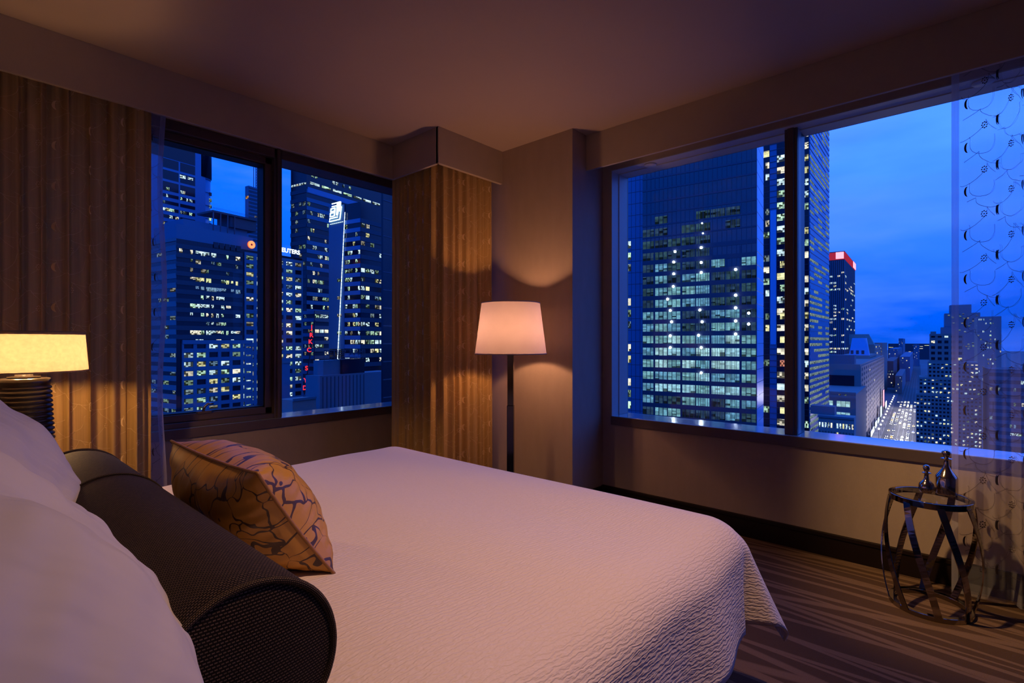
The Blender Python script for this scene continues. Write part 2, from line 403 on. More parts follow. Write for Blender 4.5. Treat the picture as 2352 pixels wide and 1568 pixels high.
m.build('mullion', M['frame_bronze'], w2, bevel=.004)
m = MB(); m.box(3.53, 3.60, MU0-.0015, MU0, z0+.003, z1-.01); m.build('lit_side_strip', M['jamb_paint'], w2)  # paler strip: blue light on the mullion's side face put into its colour
MB().box(g2, g2+.008, MU1, y1-.012, z0, z1-.012).build('pane', M['window_glass'], w2)
MB().box(g2, g2+.008, y0+.05, MU0, z0, z1-.012).build('pane', M['window_glass'], w2)
# round sprinkler covers under the window head
for (u, v), lab in (((1492, 376), 'flat round sprinkler cover under the window head near the corner column'), ((2258, 186), 'flat round sprinkler cover under the window head above the sheer curtain')):
    t = (z1-.007-CAMZ)*F/(CV-v); p = pt(u, v, t)
    o = thing('sprinkler_cover', lab, 'sprinkler cover', (min(max(p.x, XR+.06), XR+.16), p.y, z1-.006))
    MB().lathe([(.043, -.002), (.045, -.006), (.043, -.009), (.0, -.0095)][::-1], 32, cap=False).build('plate', M['disc_paint'], o, smooth=True)
    MB().lathe([(.032, 0), (.032, -.004)][::-1], 24).build('collar', M['steel_trim'], o)

# ------------------------------------------------------------------ curtains
def embroidery(fn, s0, s1, z0, z1, cell_s, cell_z, name, mat, parent, seed=3, lw=.0005, off=.003):
    """stitched crescents, seed dots and trailing lines laid on a curtain surface fn(s, z)"""
    R = random.Random(seed); mb = MB()
    def P(s, z):
        s = min(max(s, s0+.002), s1-.002); z = min(max(z, z0+.01), z1-.01)
        p = Vector(fn(s, z)); q = Vector(fn(s+.002, z)) - Vector(fn(s-.002, z))
        n = Vector((q.y, -q.x, 0)); n.normalize()
        return p + n*off, p - n*off
    def ribbon(pts, wd):
        for side in (0, 1):
            L = []; n = len(pts)
            for i, (s, z) in enumerate(pts):
                a = pts[max(i-1, 0)]; b = pts[min(i+1, n-1)]
                dx, dz = b[0]-a[0], b[1]-a[1]; l = math.hypot(dx, dz) or 1
                ww = wd[i] if isinstance(wd, list) else wd
                L.append(P(s - dz/l*ww, z + dx/l*ww)[side]); L.append(P(s + dz/l*ww, z - dx/l*ww)[side])
            mb.add(L, [(2*i, 2*i+1, 2*i+3, 2*i+2) for i in range(n-1)])
    nz = int((z1-z0)/cell_z)+1; ns = int((s1-s0)/cell_s)+1
    for i in range(ns):
        for j in range(nz):
            cs = s0 + (i+.5)*cell_s; cz = z0 + (j + (.5 if i % 2 else 0))*cell_z
            if cz > z1-.02 or cs > s1: continue
            N = 9
            h = cell_z*.115
            ribbon([(cs - h*.55*math.cos(th), cz + h*math.sin(th)) for th in [(-1.35+2.7*k/N) for k in range(N+1)]], [.0005+.0046*math.sin(math.pi*k/N) for k in range(N+1)])
            # seed-dot cluster
            ds, dz = cs + cell_s*.46, cz + cell_z*.45
            for k in range(9):
                a = 2*math.pi*k/8; r = .014 if k < 8 else 0
                x, z = ds + r*math.cos(a)*.8, dz + r*math.sin(a)
                ribbon([(x-.0032, z-.001), (x, z), (x+.0032, z+.001)], [.0012, .0026, .0012])
            # trailing lines
            for k in range(3):
                ph = k*2.1+R.uniform(-.5, .5); A = cell_z*(.16+.06*k)*R.uniform(.7, 1.2); pts = []
                for q in range(15):
                    f = q/14
                    pts.append((cs + cell_s*(-.1 + 1.0*f) + .022*math.sin(8*f+ph), cz + cell_z*(.33*k-.3) + A*math.sin(5.2*f+ph)))
                ribbon(pts, lw)
    o = mb.build(name, mat, parent); o['kind'] = 'stuff'
    return o

def curtain(name, label, fn, s0, s1, z0, z1, mat, nu, nv, thread=None, cell=(.20, .21), seed=3, hem=True, off=.003):
    o = thing(name, label, 'curtain', fn((s0+s1)/2, 0)); o.location.z = 0
    base = o.location.copy()
    f = lambda s, z: tuple(Vector(fn(s, z)) - base)
    MB().grid(lambda a, b: f(s0+(s1-s0)*a, z0+(z1-z0)*b), nu, nv).build('cloth', mat, o, smooth=True)
    if thread is not None: embroidery(f, s0, s1, z0+.05, z1-.02, cell[0], cell[1], 'embroidery', thread, o, seed, off=off)
    if hem:
        MB().grid(lambda a, b: f(s0+(s1-s0)*a, z0+.002+.06*b), nu, 2).build('bottom_hem', mat, o, smooth=True)
    # heading tape
    MB().grid(lambda a, b: f(s0+(s1-s0)*a, z1-.05+.05*b), nu, 1).build('heading_tape', mat, o, smooth=True)
    return o, f
def fold(s, z, amp, per, ph=0, ztop=2.76):
    k = .75 + .45*(ztop-z)/ztop
    return amp*k*(math.sin(2*math.pi*s/per+ph) + .45*math.sin(2*math.pi*s/(per*.47)+1.3*ph+.25*z) + .35*math.sin(2*math.pi*s/(per*2.3)+.4+.1*z))
# drawn drape on the left wall, behind the bedside lamp
def fn_left(s, z): return (-.36 + s*.665 + fold(s, z, .006, .13, 1.0), 3.54 + fold(s, z, .026, .155), z)
curtain('drape', 'gathered bronze drape with gold stitching hanging behind the bedside lamp', fn_left, 0, 1.78, .012, 2.765, M['drape_cloth'], 420, 26, M['gold_thread'], (.21, .21), 5)
def fn_lsheer(s, z): return (.70 + s*.60 + .012*math.sin(5*z), 3.66 + fold(s, z, .010, .21), z)
o, f = curtain('sheer_curtain', 'narrow strip of sheer curtain at the edge of the bronze drape', fn_lsheer, 0, .355, .012, 2.765, M['sheer_cloth'], 60, 20, M['plum_thread'], (.18, .21), 8)
MB().grid(lambda a, b: Vector(f(.315+.04*a, .012+2.75*b)) + Vector((0, -.004, 0)), 6, 20).build('side_hem', M['sheer_hem'], o, smooth=True)
# corner drape under the boxed valance
def fn_corner(s, z):
    L1, r = .52, .05
    a = fold(s, z, .017, .105, .7); b = fold(s, z, .004, .17, 2)
    if s < .55:  x, y = 2.445, 3.47-s/.55*.50; nx, ny = -1, 0
    elif s < .65:
        t = (s-.55)/.10*math.pi/2; x, y = 2.495-.05*math.cos(t), 2.97-.05*math.sin(t); nx, ny = -math.cos(t), -math.sin(t)
    else: x, y = 2.495+(s-.65)/.65*.50, 2.92; nx, ny = 0, -1
    return (x + nx*a + b*ny, y + ny*a + b*nx, z)
curtain('drape', 'bronze drape with gold stitching gathered in the corner behind the floor lamp', fn_corner, 0, 1.30, .012, 2.765, M['drape_cloth'], 300, 26, M['gold_thread'], (.17, .21), 6)
# sheer on the right window
def fn_rsheer(s, z):
    k = (2.765-z)/2.765
    if s < .16: y = .078 - s*.82; x = 3.345
    else:
        q = s-.16; y = .078-.131 - q*.55; g = min(1, q/.12)
        x = 3.345 + g*(.026*math.sin(2*math.pi*q/(.13+.03*k)+2.6) + .012*math.sin(2*math.pi*q/.071+1.1*k)) + .02*g*k
    return (x + .004*math.sin(9*s+2*z), y + .010*k*math.sin(13*s), z)
o, f = curtain('sheer_curtain', 'sheer curtain stitched with crescents and dots hanging beside the side table', fn_rsheer, 0, 1.75, .012, 2.765, M['sheer_cloth'], 260, 26, M['plum_thread'], (.155, .213), 4)
MB().grid(lambda a, b: Vector(f(.036*a, .012+2.75*b)) + Vector((-.005, 0, 0)), 5, 26).build('side_hem', M['sheer_hem'], o, smooth=True)

# ------------------------------------------------------------------ bed
BX0, BX1, BY0, BY1, BZ = -.33, 1.80, .60, 2.53, .655
bed = thing('bed', 'king-size bed with upholstered headboard under a white textured coverlet', 'bed', (.7, 1.565, 0))
def off(mb, o): 
    mb.v = [(x-o.location.x, y-o.location.y, z-o.location.z) for x, y, z in mb.v]; return mb
off(MB().box(BX0, BX1-.05, BY0+.06, BY1-.06, .06, .33), bed).build('box_spring', M['box_spring'], bed, bevel=.02)
off(MB().box(BX0, BX1-.03, BY0+.04, BY1-.04, .33, BZ-.035), bed).build('mattress', M['linen'], bed, bevel=.05)
hb = off(MB().box(XH+.004, XH+.085, BY0-.10, BY1+.10, .10, 1.16), bed).build('headboard', M['leather'], bed, bevel=.02)
for fx in (BX0+.1, BX1-.15):
    for fy in (BY0+.12, BY1-.12):
        off(MB().lathe([(.03, 0), (.03, .07)], 16, (fx, fy, 0)), bed).build('leg', M['nightstand_wood'], bed)

def coverlet():
    mb = MB(); hang = .43; r = .115
    ax0, ax1, ay0, ay1 = BX0+.10, BX1-r*.75, BY0+r*.75, BY1-r*.75     # flat area
    nx, ny = 150, 150; uv = []
    X0, X1, Y0, Y1 = ax0, ax1+hang+.06, ay0-hang-.02, ay1+hang+.02
    R = random.Random(2)
    def f(a, b):
        X = X0+(X1-X0)*a; Y = Y0+(Y1-Y0)*b
        uv.append((X, Y))
        px, py = min(max(X, ax0), ax1), min(max(Y, ay0), ay1)
        ex, ey = X-px, Y-py; e = math.hypot(ex, ey)
        cx, cy = (px-ax0)/(ax1-ax0), (py-ay0)/(ay1-ay0)
        puff = .020*math.sin(math.pi*min(max(cx, 0), 1))**.6*math.sin(math.pi*cy)**.6 + .006*math.sin(5*px+1)*math.sin(4.3*py+.7) + .004*math.sin(11*px+2*py)
        z = BZ + puff
        if e < 1e-6: return (px, py, z)
        dx, dy = ex/e, ey/e; corner = min(abs(dx), abs(dy))*1.41421
        if corner > .01: e = e*(1-.16*corner)
        q = r*1.25*math.pi/2
        if e < q: th = e/(r*1.25); o_ = r*1.25*math.sin(th); dz = r*.95*(1-math.cos(th))
        else: o_ = r*1.25 + (e-q)*.10; dz = r*.95 + (e-q)*.985
        drop = min(1, max(0, dz-.05)/.35)
        ang = math.atan2(dy, dx)
        if corner > .01 and X > ax1:
            # soft cone at the foot corners with a fold on its flank
            o_ += drop*(.135*corner**.7 - .085*math.exp(-((abs(ang)-1.40)/.17)**2))
        else:
            par = px if abs(dy) > abs(dx) else py
            o_ += drop*.016*(math.sin(par*9+1.2) + .6*math.sin(par*17+2))
        dz += .006*math.sin(7*X+5*Y)*drop
        return (px+dx*o_, py+dy*o_, z-dz)
    mb.grid(f, nx, ny)
    o = tag(mb.build('coverlet', M['coverlet_cotton'], None, smooth=True), 'white textured cotton coverlet draped over the bed', 'bedspread')
    uvl = o.data.uv_layers.new(name='UVMap')
    for lp in o.data.loops: uvl.data[lp.index].uv = uv[lp.vertex_index]
    sd = o.modifiers.new('solid', 'SOLIDIFY'); sd.thickness = .008; sd.offset = -1
    return o
coverlet()

def pillow_mesh(W, H, Tk, n=56, seed=1, wrinkle=.006, pinch=.06, belly=.0, fold=0):
    """W along x, H along y, thickness along z; returns MB, uv list and the seam loop"""
    from mathutils import noise
    mb = MB(); uv = []
    def side(sg):
        def f(a, b):
            x, y = 2*a-1, 2*b-1
            prof = max(0, (1-abs(x)**2.6))**.62*max(0, (1-abs(y)**2.6))**.62
            xx = x*(1-pinch*(1-y*y)*abs(x)**3); yy = y*(1-pinch*(1-x*x)*abs(y)**3)
            z = sg*Tk/2*prof*(1+belly*(-y))
            p = Vector((xx*W/2, yy*H/2, z))
            k = noise.fractal(Vector((p.x*3.2, p.y*7, p.z*5))+Vector((seed, seed*2, sg)), .9, 2.1, 3)*wrinkle*1.5 + wrinkle*.5*math.sin(p.x*22+9*p.y+3*math.sin(p.y*9+seed))*max(0, prof-.2)
            edge = min(1-abs(x), 1-abs(y))
            if fold:
                ww = noise.noise(Vector((p.x*2.1+seed, p.y*2.1, sg)))*2.2
                k += fold*(.55*math.sin(p.x*15+p.y*6+ww*1.8+seed)+.45*math.sin(p.x*9-p.y*13+ww*1.5+seed*2))*prof*prof
            # gathered puckers along the seam
            k += wrinkle*.35*math.sin((x if abs(y) > abs(x) else y)*34+seed)*math.exp(-edge*5)*min(1, edge*12)
            p.z += sg*k*min(1, edge*8)
            uv.append((x*W/2+(5 if sg < 0 else 0), y*H/2)); return p
        mb.grid(f, n, n)
    side(1); side(-1)
    k = n*(n+1)//1
    half = (n+1)*(n+1)
    for i, fc in enumerate(mb.f):
        if fc[0] >= half: mb.f[i] = tuple(reversed(fc))
    loop = []
    for i in range(n): loop.append(i)
    for j in range(n): loop.append(j*(n+1)+n)
    for i in range(n, 0, -1): loop.append(n*(n+1)+i)
    for j in range(n, 0, -1): loop.append(j*(n+1))
    return mb, uv, [mb.v[i] for i in loop]
def set_uv(o, uv):
    l = o.data.uv_layers.new(name='UVMap')
    for lp in o.data.loops: l.data[lp.index].uv = uv[lp.vertex_index]
def frame(center, xa, ya):
    xa = Vector(xa).normalized(); ya = Vector(ya); ya = (ya - xa*ya.dot(xa)).normalized(); za = xa.cross(ya)
    return Matrix(((xa.x, ya.x, za.x, center[0]), (xa.y, ya.y, za.y, center[1]), (xa.z, ya.z, za.z, center[2]), (0, 0, 0, 1)))
def pillow(name, label, W, H, Tk, mtx, mat, seed, pipe=None, piper=.004, flange=0, **kw):
    mb, uv, loop = pillow_mesh(W, H, Tk, seed=seed, **kw)
    o = mb.build(name, mat, None, smooth=True); set_uv(o, uv); o.matrix_world = mtx
    tag(o, label, 'pillow')
    if pipe: MB().tube(loop, piper, 8, True).build('piping', pipe, o, smooth=True)
    if flange:
        fm = MB(); n = len(loop); vs = []
        for x, y, z in loop:
            l = 1 + flange/max(W, H)*2
            vs.append((x, y, z)); vs.append((x*(1+2*flange/W), y*(1+2*flange/H), z + .006*math.sin(40*(x+y))))
        fm.add(vs, [(2*i, 2*i+1, 2*((i+1) % n)+1, 2*((i+1) % n)) for i in range(n)])
        fm.build('flange', mat, o, smooth=True, solid=.004)
    return o
# bed pillows leaning on the headboard
pillow('bed_pillow', 'large white pillow leaning at the near half of the headboard', .92, .58, .32, frame((-.012, .90, .935), (0, -1, 0), (-.72, 0, .69)), M['linen'], 2, fold=.011, n=90, wrinkle=.012, pinch=.05)
pillow('bed_pillow', 'large white pillow with gathered edge leaning at the far half of the headboard', .86, .58, .32, frame((.015, 1.80, .945), (0, -1, 0), (-.72, 0, .69)), M['linen'], 7, fold=.009, n=90, wrinkle=.010, pinch=.05)

# bolster: dark woven roll with piped ends and a stitched seam
BR = .127; by0, by1 = .735, 2.03; bxx = .283
bol = thing('bolster_pillow', 'dark brown woven bolster roll lying in front of the white pillows', 'pillow', (bxx, (by0+by1)/2, BZ+.012))
def bolster():
    L = by1-by0; mb = MB(); uv = []
    prof = [(-L/2, BR*.97), (-L/2+.02, BR), (-L/4, BR*1.01), (0, BR*1.005), (L/4, BR*1.01), (L/2-.02, BR), (L/2, BR*.97)]
    seg = 64; N = 40
    def f(a, b):
        y = -L/2+L*b; th = 2*math.pi*a; r = BR*(1+.012*math.sin(3*y+1)*math.cos(th*2))
        k = min(1, min(y+L/2, L/2-y)/.02); r *= .965+.035*math.sqrt(max(0, k))
        z = r*math.sin(th); z = max(z, -BR*.93)
        uv.append((a*2*math.pi*BR, y)); return (r*math.cos(th), y, z+BR)
    mb.grid(f, seg, N)
    o = mb.build('cover', M['bolster_weave'], bol, smooth=True); set_uv(o, uv)
    for sg, nm in ((-1, 'end_cap'), (1, 'end_cap')):
        mb = MB(); uv2 = []
        def g(a, b):
            th = 2*math.pi*a; r = BR*.965*b; uv2.append((r*math.cos(th), r*math.sin(th)))
            return (r*math.cos(th), sg*(L/2+.012*(1-b*b)), max(r*math.sin(th), -BR*.93)+BR)
        mb.grid(g, 48, 8); o = mb.build(nm, M['bolster_weave'], bol, smooth=True); set_uv(o, uv2)
    for y, rr, pr in ((-L/2, .975, .0052), (L/2, .975, .0052), (.20, 1.006, .0028)):
        pts = [(BR*rr*math.cos(2*math.pi*k/72), y, max(BR*rr*math.sin(2*math.pi*k/72), -BR*.93)+BR) for k in range(72)]
        o = MB().tube(pts, pr, 8, True).build('piping' if pr > .004 else 'seam', M['bolster_piping'] if pr > .004 else M['bolster_weave'], bol, smooth=True)
        set_uv(o, [((i//8)*.012, (i % 8)*.005) for i in range(len(o.data.vertices))])
bolster()

# gold cushion leaning on the bolster
A_ = Vector((.460, 1.73, .950)); B_ = Vector((.475, 1.195, .950)); C_ = Vector((.648, 1.195, .684))
cc = (A_+C_)/2
pillow('lumbar_cushion', 'gold silk cushion with dark branching lines leaning on the brown bolster', .57, .34, .235, frame(cc, (B_-A_), (B_-C_)), M['gold_silk'], 4, pipe=M['gold_piping'], piper=.0042, wrinkle=.010, pinch=.09)

# ------------------------------------------------------------------ lamps, nightstand
WARM = (1.0, .47, .23)
fl = pt(1173, CV, 3.62)
lamp = thing('floor_lamp', 'floor lamp with white tapered shade and dark square pole beside the column', 'lamp', (fl.x, fl.y, 0), YAW-.15)
zb, zt = CAMZ-28/F*3.62, CAMZ+88/F*3.62
rb, rt = 82/F*3.62, 67/F*3.62
def shade_mesh(r0, r1, z0, z1, seg=72): return MB().lathe([(r0, z0), (r1, z1)], seg, cap=False)
sh = shade_mesh(rb, rt, zb, zt).build('shade', M['shade_cotton'], lamp, smooth=True)
MB().tube([(rb*math.cos(2*math.pi*k/72), rb*math.sin(2*math.pi*k/72), zb) for k in range(72)], .0035, 8, True).build('shade_rim', M['shade_cotton'], sh, smooth=True)
MB().tube([(rt*math.cos(2*math.pi*k/72), rt*math.sin(2*math.pi*k/72), zt) for k in range(72)], .0035, 8, True).build('shade_rim', M['shade_cotton'], sh, smooth=True)
MB().box(-.024, .024, -.024, .024, .02, .80).build('pole', M['lamp_pole'], lamp, bevel=.002)
MB().box(-.021, .021, -.021, .021, .80, zb+.03).build('upper_pole', M['lamp_pole'], lamp, bevel=.002)
m = MB(); m.box(-.15, .15, -.15, .15, 0, .022); m.build('base', M['lamp_pole'], lamp, bevel=.004)
MB().lathe([(.018, 0), (.018, .05), (.012, .055)], 20, (0, 0, zb+.03)).build('socket', M['steel_trim'], lamp, smooth=True)
m = MB()
for k in range(3):
    a = 2*math.pi*k/3+.3; m.tube([(.012*math.cos(a), .012*math.sin(a), zb+.075), (rb*.985*math.cos(a), rb*.985*math.sin(a), zb+.010)], .0025, 6)
m.build('harp', M['steel_trim'], lamp)
emat('bulb_glow', (1, .62, .30), 12)
MB().lathe([(.008, .0), (.013, .012), (.027, .045), (.029, .06), (.022, .08), (.002, .089)], 20, (0, 0, zb+.082)).build('bulb', M['bulb_glow'], lamp, smooth=True)
light('bulb_light', (0, 0, zb+.145), LAMP_FLOOR_W, WARM, .034, lamp)

lx = pt(55, CV, 2.10)
ns = thing('nightstand', 'dark wooden nightstand beyond the far side of the bed', 'nightstand', (lx.x-.12, 2.92, 0))
MB().box(-.24, .28, -.26, .26, .10, .60).build('body', M['nightstand_wood'], ns, bevel=.006)
MB().box(-.25, .30, -.28, .28, .60, .63).build('top', M['nightstand_wood'], ns, bevel=.004)
for sz in (.13, .36):
    d = MB().box(.275, .292, -.24, .24, sz, sz+.21).build('drawer', M['nightstand_wood'], ns, bevel=.003)
    MB().tube([(.30, -.06, sz+.105), (.315, -.05, sz+.105), (.315, .05, sz+.105), (.30, .06, sz+.105)], .005, 8).build('handle', M['steel_trim'], d, smooth=True)
for fx in (-.2, .24):
    for fy in (-.22, .22): MB().box(fx-.02, fx+.02, fy-.02, fy+.02, 0, .10).build('leg', M['nightstand_wood'], ns)
def bedside(loc, lab, watts):
    bl = thing('table_lamp', lab, 'lamp', loc)
    H = .47
    prof = [(.065, 0), (.098, .004), (.101, .02)]
    n = 22
    for k in range(n):
        z0_ = .02+(H-.05)*k/n; dz = (H-.05)/n
        r = .102-.018*(k/n)**1.3
        prof += [(r-.005, z0_+.002), (r+.001, z0_+dz*.35), (r+.001, z0_+dz*.65), (r-.005, z0_+dz*.98)]
    prof += [(.083, H-.028), (.084, H-.004), (.078, H)]
    MB().lathe(prof, 64).build('base', M['lamp_ceramic'], bl, smooth=True)
    MB().lathe([(.052, H-.001), (.052, H+.007), (.028, H+.010), (.026, H+.05), (.012, H+.055)], 32).build('neck', M['lamp_pole'], bl, smooth=True)
    s0_, s1_ = H+.028, H+.188
    sh = MB().lathe([(.205, s0_), (.193, s1_)], 80, cap=False).build('shade', M['shade_linen'], bl, smooth=True)
    for r_, z_ in ((.205, s0_), (.193, s1_)):
        MB().tube([(r_*math.cos(2*math.pi*k/80), r_*math.sin(2*math.pi*k/80), z_) for k in range(80)], .003, 8, True).build('shade_rim', M['shade_linen'], sh, smooth=True)
    MB().lathe([(.052, s1_-.012), (.190, s1_-.012), (.190, s1_-.009), (.052, s1_-.009), (.052, s1_-.012)], 48, cap=False).build('added_diffuser', M['added_diffuser_cloth'], sh)  # unseen ring added to hold back the lamp's upward light on the drape
    m = MB()
    for k in range(3):
        a = 2*math.pi*k/3; m.tube([(.012*math.cos(a), .012*math.sin(a), H+.055), (.202*math.cos(a), .202*math.sin(a), s0_+.02)], .0022, 6)
    m.build('harp', M['steel_trim'], bl)
    MB().lathe([(.008, .0), (.013, .012), (.026, .045), (.024, .065), (.002, .078)], 20, (0, 0, H+.052)).build('bulb', M['bulb_glow'], bl, smooth=True)
    light('bulb_light', (0, 0, H+.082), watts, (1, .55, .23), .03, bl)
bedside((lx.x, 2.92 if False else lx.y, .63), 'table lamp with linen drum shade and ribbed black base on the nightstand', LAMP_BED_W)

# recessed ceiling downlights above the bed, outside the frame
def downlight(loc, lab, target, watts, cone, blend, colr=(1, .56, .33)):
    d = thing('downlight', lab, 'downlight', loc)
    MB().lathe([(.052, -.0005), (.062, -.004), (.046, -.006)], 32, cap=False).build('trim_ring', M['disc_paint'], d, smooth=True)
    l = light('downlight_beam', (0, 0, -.02), watts, colr, .035, d, 'SPOT', spot_size=math.radians(cone), spot_blend=blend)
    l.rotation_euler = (Vector(target)-Vector(loc)).to_track_quat('-Z', 'Y').to_euler()
downlight((1.25, .28, ZC), 'recessed round ceiling downlight above the middle of the bed', (1.10, 1.0, .6), DOWN_W, 92, 1.0)
downlight((1.85, 1.20, ZC), 'recessed round ceiling downlight above the foot of the bed aimed at the side table', (3.28, -.10, .15), TABLE_SPOT_W, 36, 1.0, (1, .60, .24))

# ------------------------------------------------------------------ side table with bottles
tb = pt(2150, CV, 2.41); TBX, TBY = 3.12, tb.y+.022
tab = thing('side_table', 'round side table of twisted dark chrome bands with a glass top', 'table', (TBX, TBY, 0), 0)
TH_, RT, RBELLY = .525, .155, .190
def barrel(z): 
    f = z/TH_; return RT + (RBELLY-RT)*math.sin(math.pi*min(max(f, 0), 1))**.85
def ring(z0, z1, r0, r1): 
    return MB().lathe([(r0, z0), (r1, z0), (r1, z1), (r0, z1), (r0, z0)], 72, cap=False)
ring(TH_-.028, TH_, RT-.012, RT+.004).build('top_ring', M['chrome_dark'], tab, smooth=False, bevel=.002)
ring(.0, .022, RT-.022, RT+.004).build('bottom_ring', M['chrome_dark'], tab, bevel=.002)
MB().lathe([(.0, TH_-.010), (RT-.012, TH_-.010), (RT-.012, TH_-.002), (.0, TH_-.002)], 64, cap=False).build('glass_top', M['window_glass'], tab)
NB = 8; TW = math.radians(43)
for k in range(NB):
    mb = MB(); N = 36; hw = .0145
    th0 = 2*math.pi*k/NB + .28
    vs = []
    for i in range(N+1):
        f = i/N; z = .012+(TH_-.030)*f; th = th0 - TW*f + TW
        r = barrel(z); cs = (math.cos(th), math.sin(th)); tn = (-cs[1], cs[0])
        for q, dr in ((-hw, 0), (hw, 0), (hw, -.005), (-hw, -.005)):
            vs.append(((r+dr)*cs[0]+tn[0]*q, (r+dr)*cs[1]+tn[1]*q, z))
    fs = [(4*i+j, 4*i+(j+1) % 4, 4*i+4+(j+1) % 4, 4*i+4+j) for i in range(N) for j in range(4)] + [(0, 1, 2, 3), (4*N+3, 4*N+2, 4*N+1, 4*N)]
    mb.add(vs, fs).build('band', M['chrome_dark'], tab, smooth=False, fixn=True)
def bottle(name, label, u, v, prof, stop):
    t = (CAMZ-TH_)*F/(v-CV); p = pt(u, v, t)
    d = Vector((p.x-TBX, p.y-TBY)); 
    if d.length > .10: d = d.normalized()*.10
    o = thing(name, label, 'bottle', (TBX+d.x, TBY+d.y, TH_-.002))
    kr, kz = (.74, .90) if len(label) < 66 else (.83, .91)
    prof = [(r*kr, z*kz) for r, z in prof]; stop = [(r*kr, z*kz) for r, z in stop]
    MB().lathe(prof, 40).build('body', M['mercury_glass'], o, smooth=True)
    MB().lathe(stop, 32).build('stopper', M['mercury_glass'], o, smooth=True)
bottle('bottle', 'short round silvered bottle with ball stopper on the side table', 2128, 1130,
       [(.020, 0), (.032, .004), (.042, .020), (.044, .034), (.038, .052), (.022, .066), (.014, .074), (.012, .100), (.014, .104), (.025, .107), (.025, .110), (.013, .112)],
       [(.011, .108), (.011, .116), (.017, .124), (.020, .134), (.017, .144), (.008, .150), (.001, .151)])
bottle('bottle', 'tall shouldered silvered bottle with ball stopper on the side table', 2204, 1130,
       [(.046, 0), (.050, .004), (.052, .012), (.052, .088), (.049, .096), (.036, .112), (.022, .132), (.014, .150), (.012, .178), (.013, .182), (.027, .185), (.027, .188), (.013, .190)],
       [(.011, .186), (.011, .194), (.019, .202), (.023, .214), (.021, .224), (.010, .231), (.001, .232)])

# ------------------------------------------------------------------ the city outside
GZ = -80.0
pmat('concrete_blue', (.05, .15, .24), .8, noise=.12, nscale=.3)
pmat('concrete_grey', (.10, .16, .20), .85, noise=.15, nscale=.25)
pmat('concrete_dark', (.02, .045, .07), .7, noise=.15, nscale=.3)
pmat('brick_mauve', (.25, .21, .20), .85, noise=.2, nscale=.4)
pmat('stone_tan', (.24, .25, .24), .85, noise=.2, nscale=.4)
pmat('facade_glass', (.020, .030, .055), .06, spec=.9, noise=.3, nscale=.15)
pmat('facade_glass_dark', (.008, .011, .022), .12, spec=.35)
pmat('panel_blue', (.02, .17, .34), .35, spec=.6, noise=.08, nscale=.3)
pmat('panel_pale', (.14, .42, .72), .3, spec=.6, noise=.06, nscale=.4)
pmat('metal_fin', (.06, .07, .10), .4, metal=.5)
pmat('copper_roof', (.16, .30, .30), .6, noise=.2, nscale=.5)
pmat('asphalt', (.05, .05, .055), .75, noise=.3, nscale=.2)
pmat('pavement', (.16, .15, .16), .85, noise=.2, nscale=.3)
pmat('car_paint_dark', (.03, .03, .04), .25, spec=.6)
pmat('car_paint_taxi', (.55, .34, .02), .3, spec=.6)
pmat('car_paint_white', (.55, .55, .57), .3, spec=.6)

def pane_mat(name, cols, lo, hi, fill, cells=(3.0, 3.0), dim=.05, mullions=0):
    """lit office window: cell pattern of blinds and lamps, different on every pane"""
    m = bpy.data.materials.new(name); m.use_nodes = True; t = NT(m.node_tree); t.n.clear()
    tc = t.node('ShaderNodeTexCoord'); oi = t.node('ShaderNodeObjectInfo'); sp = t.node('ShaderNodeSeparateXYZ'); t.link(tc.outputs['Generated'], sp.inputs[0])
    rnd = oi.outputs['Random']
    h = t.math('MAXIMUM', sp.outputs[0], sp.outputs[1]) if False else t.math('ADD', sp.outputs[0], 0.0)
    cx = t.math('FLOOR', t.math('MULTIPLY', h, cells[0])); cz = t.math('FLOOR', t.math('MULTIPLY', sp.outputs[2], cells[1]))
    cb = t.node('ShaderNodeCombineXYZ'); t.link(cx, cb.inputs[0]); t.link(cz, cb.inputs[1]); t.link(t.math('MULTIPLY', rnd, 97.0), cb.inputs[2])
    wn = t.node('ShaderNodeTexWhiteNoise', noise_dimensions='3D'); t.link(cb.outputs[0], wn.inputs['Vector'])
    on = t.math('LESS_THAN', wn.outputs['Value'], t.math('MULTIPLY_ADD', sp.outputs[2], .35, fill-.17))
    nz = t.node('ShaderNodeTexNoise'); nz.inputs['Scale'].default_value = 6; nz.inputs['Detail'].default_value = 3
    vm = t.node('ShaderNodeVectorMath', operation='ADD'); t.link(tc.outputs['Generated'], vm.inputs[0]); t.link(cb.outputs[0], vm.inputs[1]); t.link(vm.outputs[0], nz.inputs['Vector'])
    lev = t.math('MULTIPLY_ADD', wn.outputs['Value'], hi-lo, lo)
    lev = t.math('MULTIPLY', lev, t.math('MULTIPLY_ADD', nz.outputs['Fac'], 1.6, .2))
    st = t.math('MULTIPLY_ADD', on, lev, dim)
    if mullions:
        fr = t.math('FRACT', t.math('MULTIPLY', h, float(mullions)))
        st = t.math('MULTIPLY', st, t.math('MULTIPLY_ADD', t.math('GREATER_THAN', fr, .10), .85, .15))
    r2 = t.math('FRACT', t.math('MULTIPLY', rnd, 13.7))
    c = t.ramp(r2, [(i/max(1, len(cols)), cc_) for i, cc_ in enumerate(cols)], 'CONSTANT')
    e = t.node('ShaderNodeEmission'); t.link(c, e.inputs[0]); t.link(st, e.inputs[1])
    o = t.node('ShaderNodeOutputMaterial'); t.link(e.outputs[0], o.inputs[0]); m.cycles.emission_sampling = 'NONE'
    MATS[name] = m; return m
GREEN = (.62, .95, .66); COOL = (.72, .95, 1.0); YEL = (1.0, .92, .45); CREAM = (1.0, .90, .68); BLUEW = (.40, .68, 1.0); ORG = (1.0, .42, .10); PINK = (1.0, .45, .50)
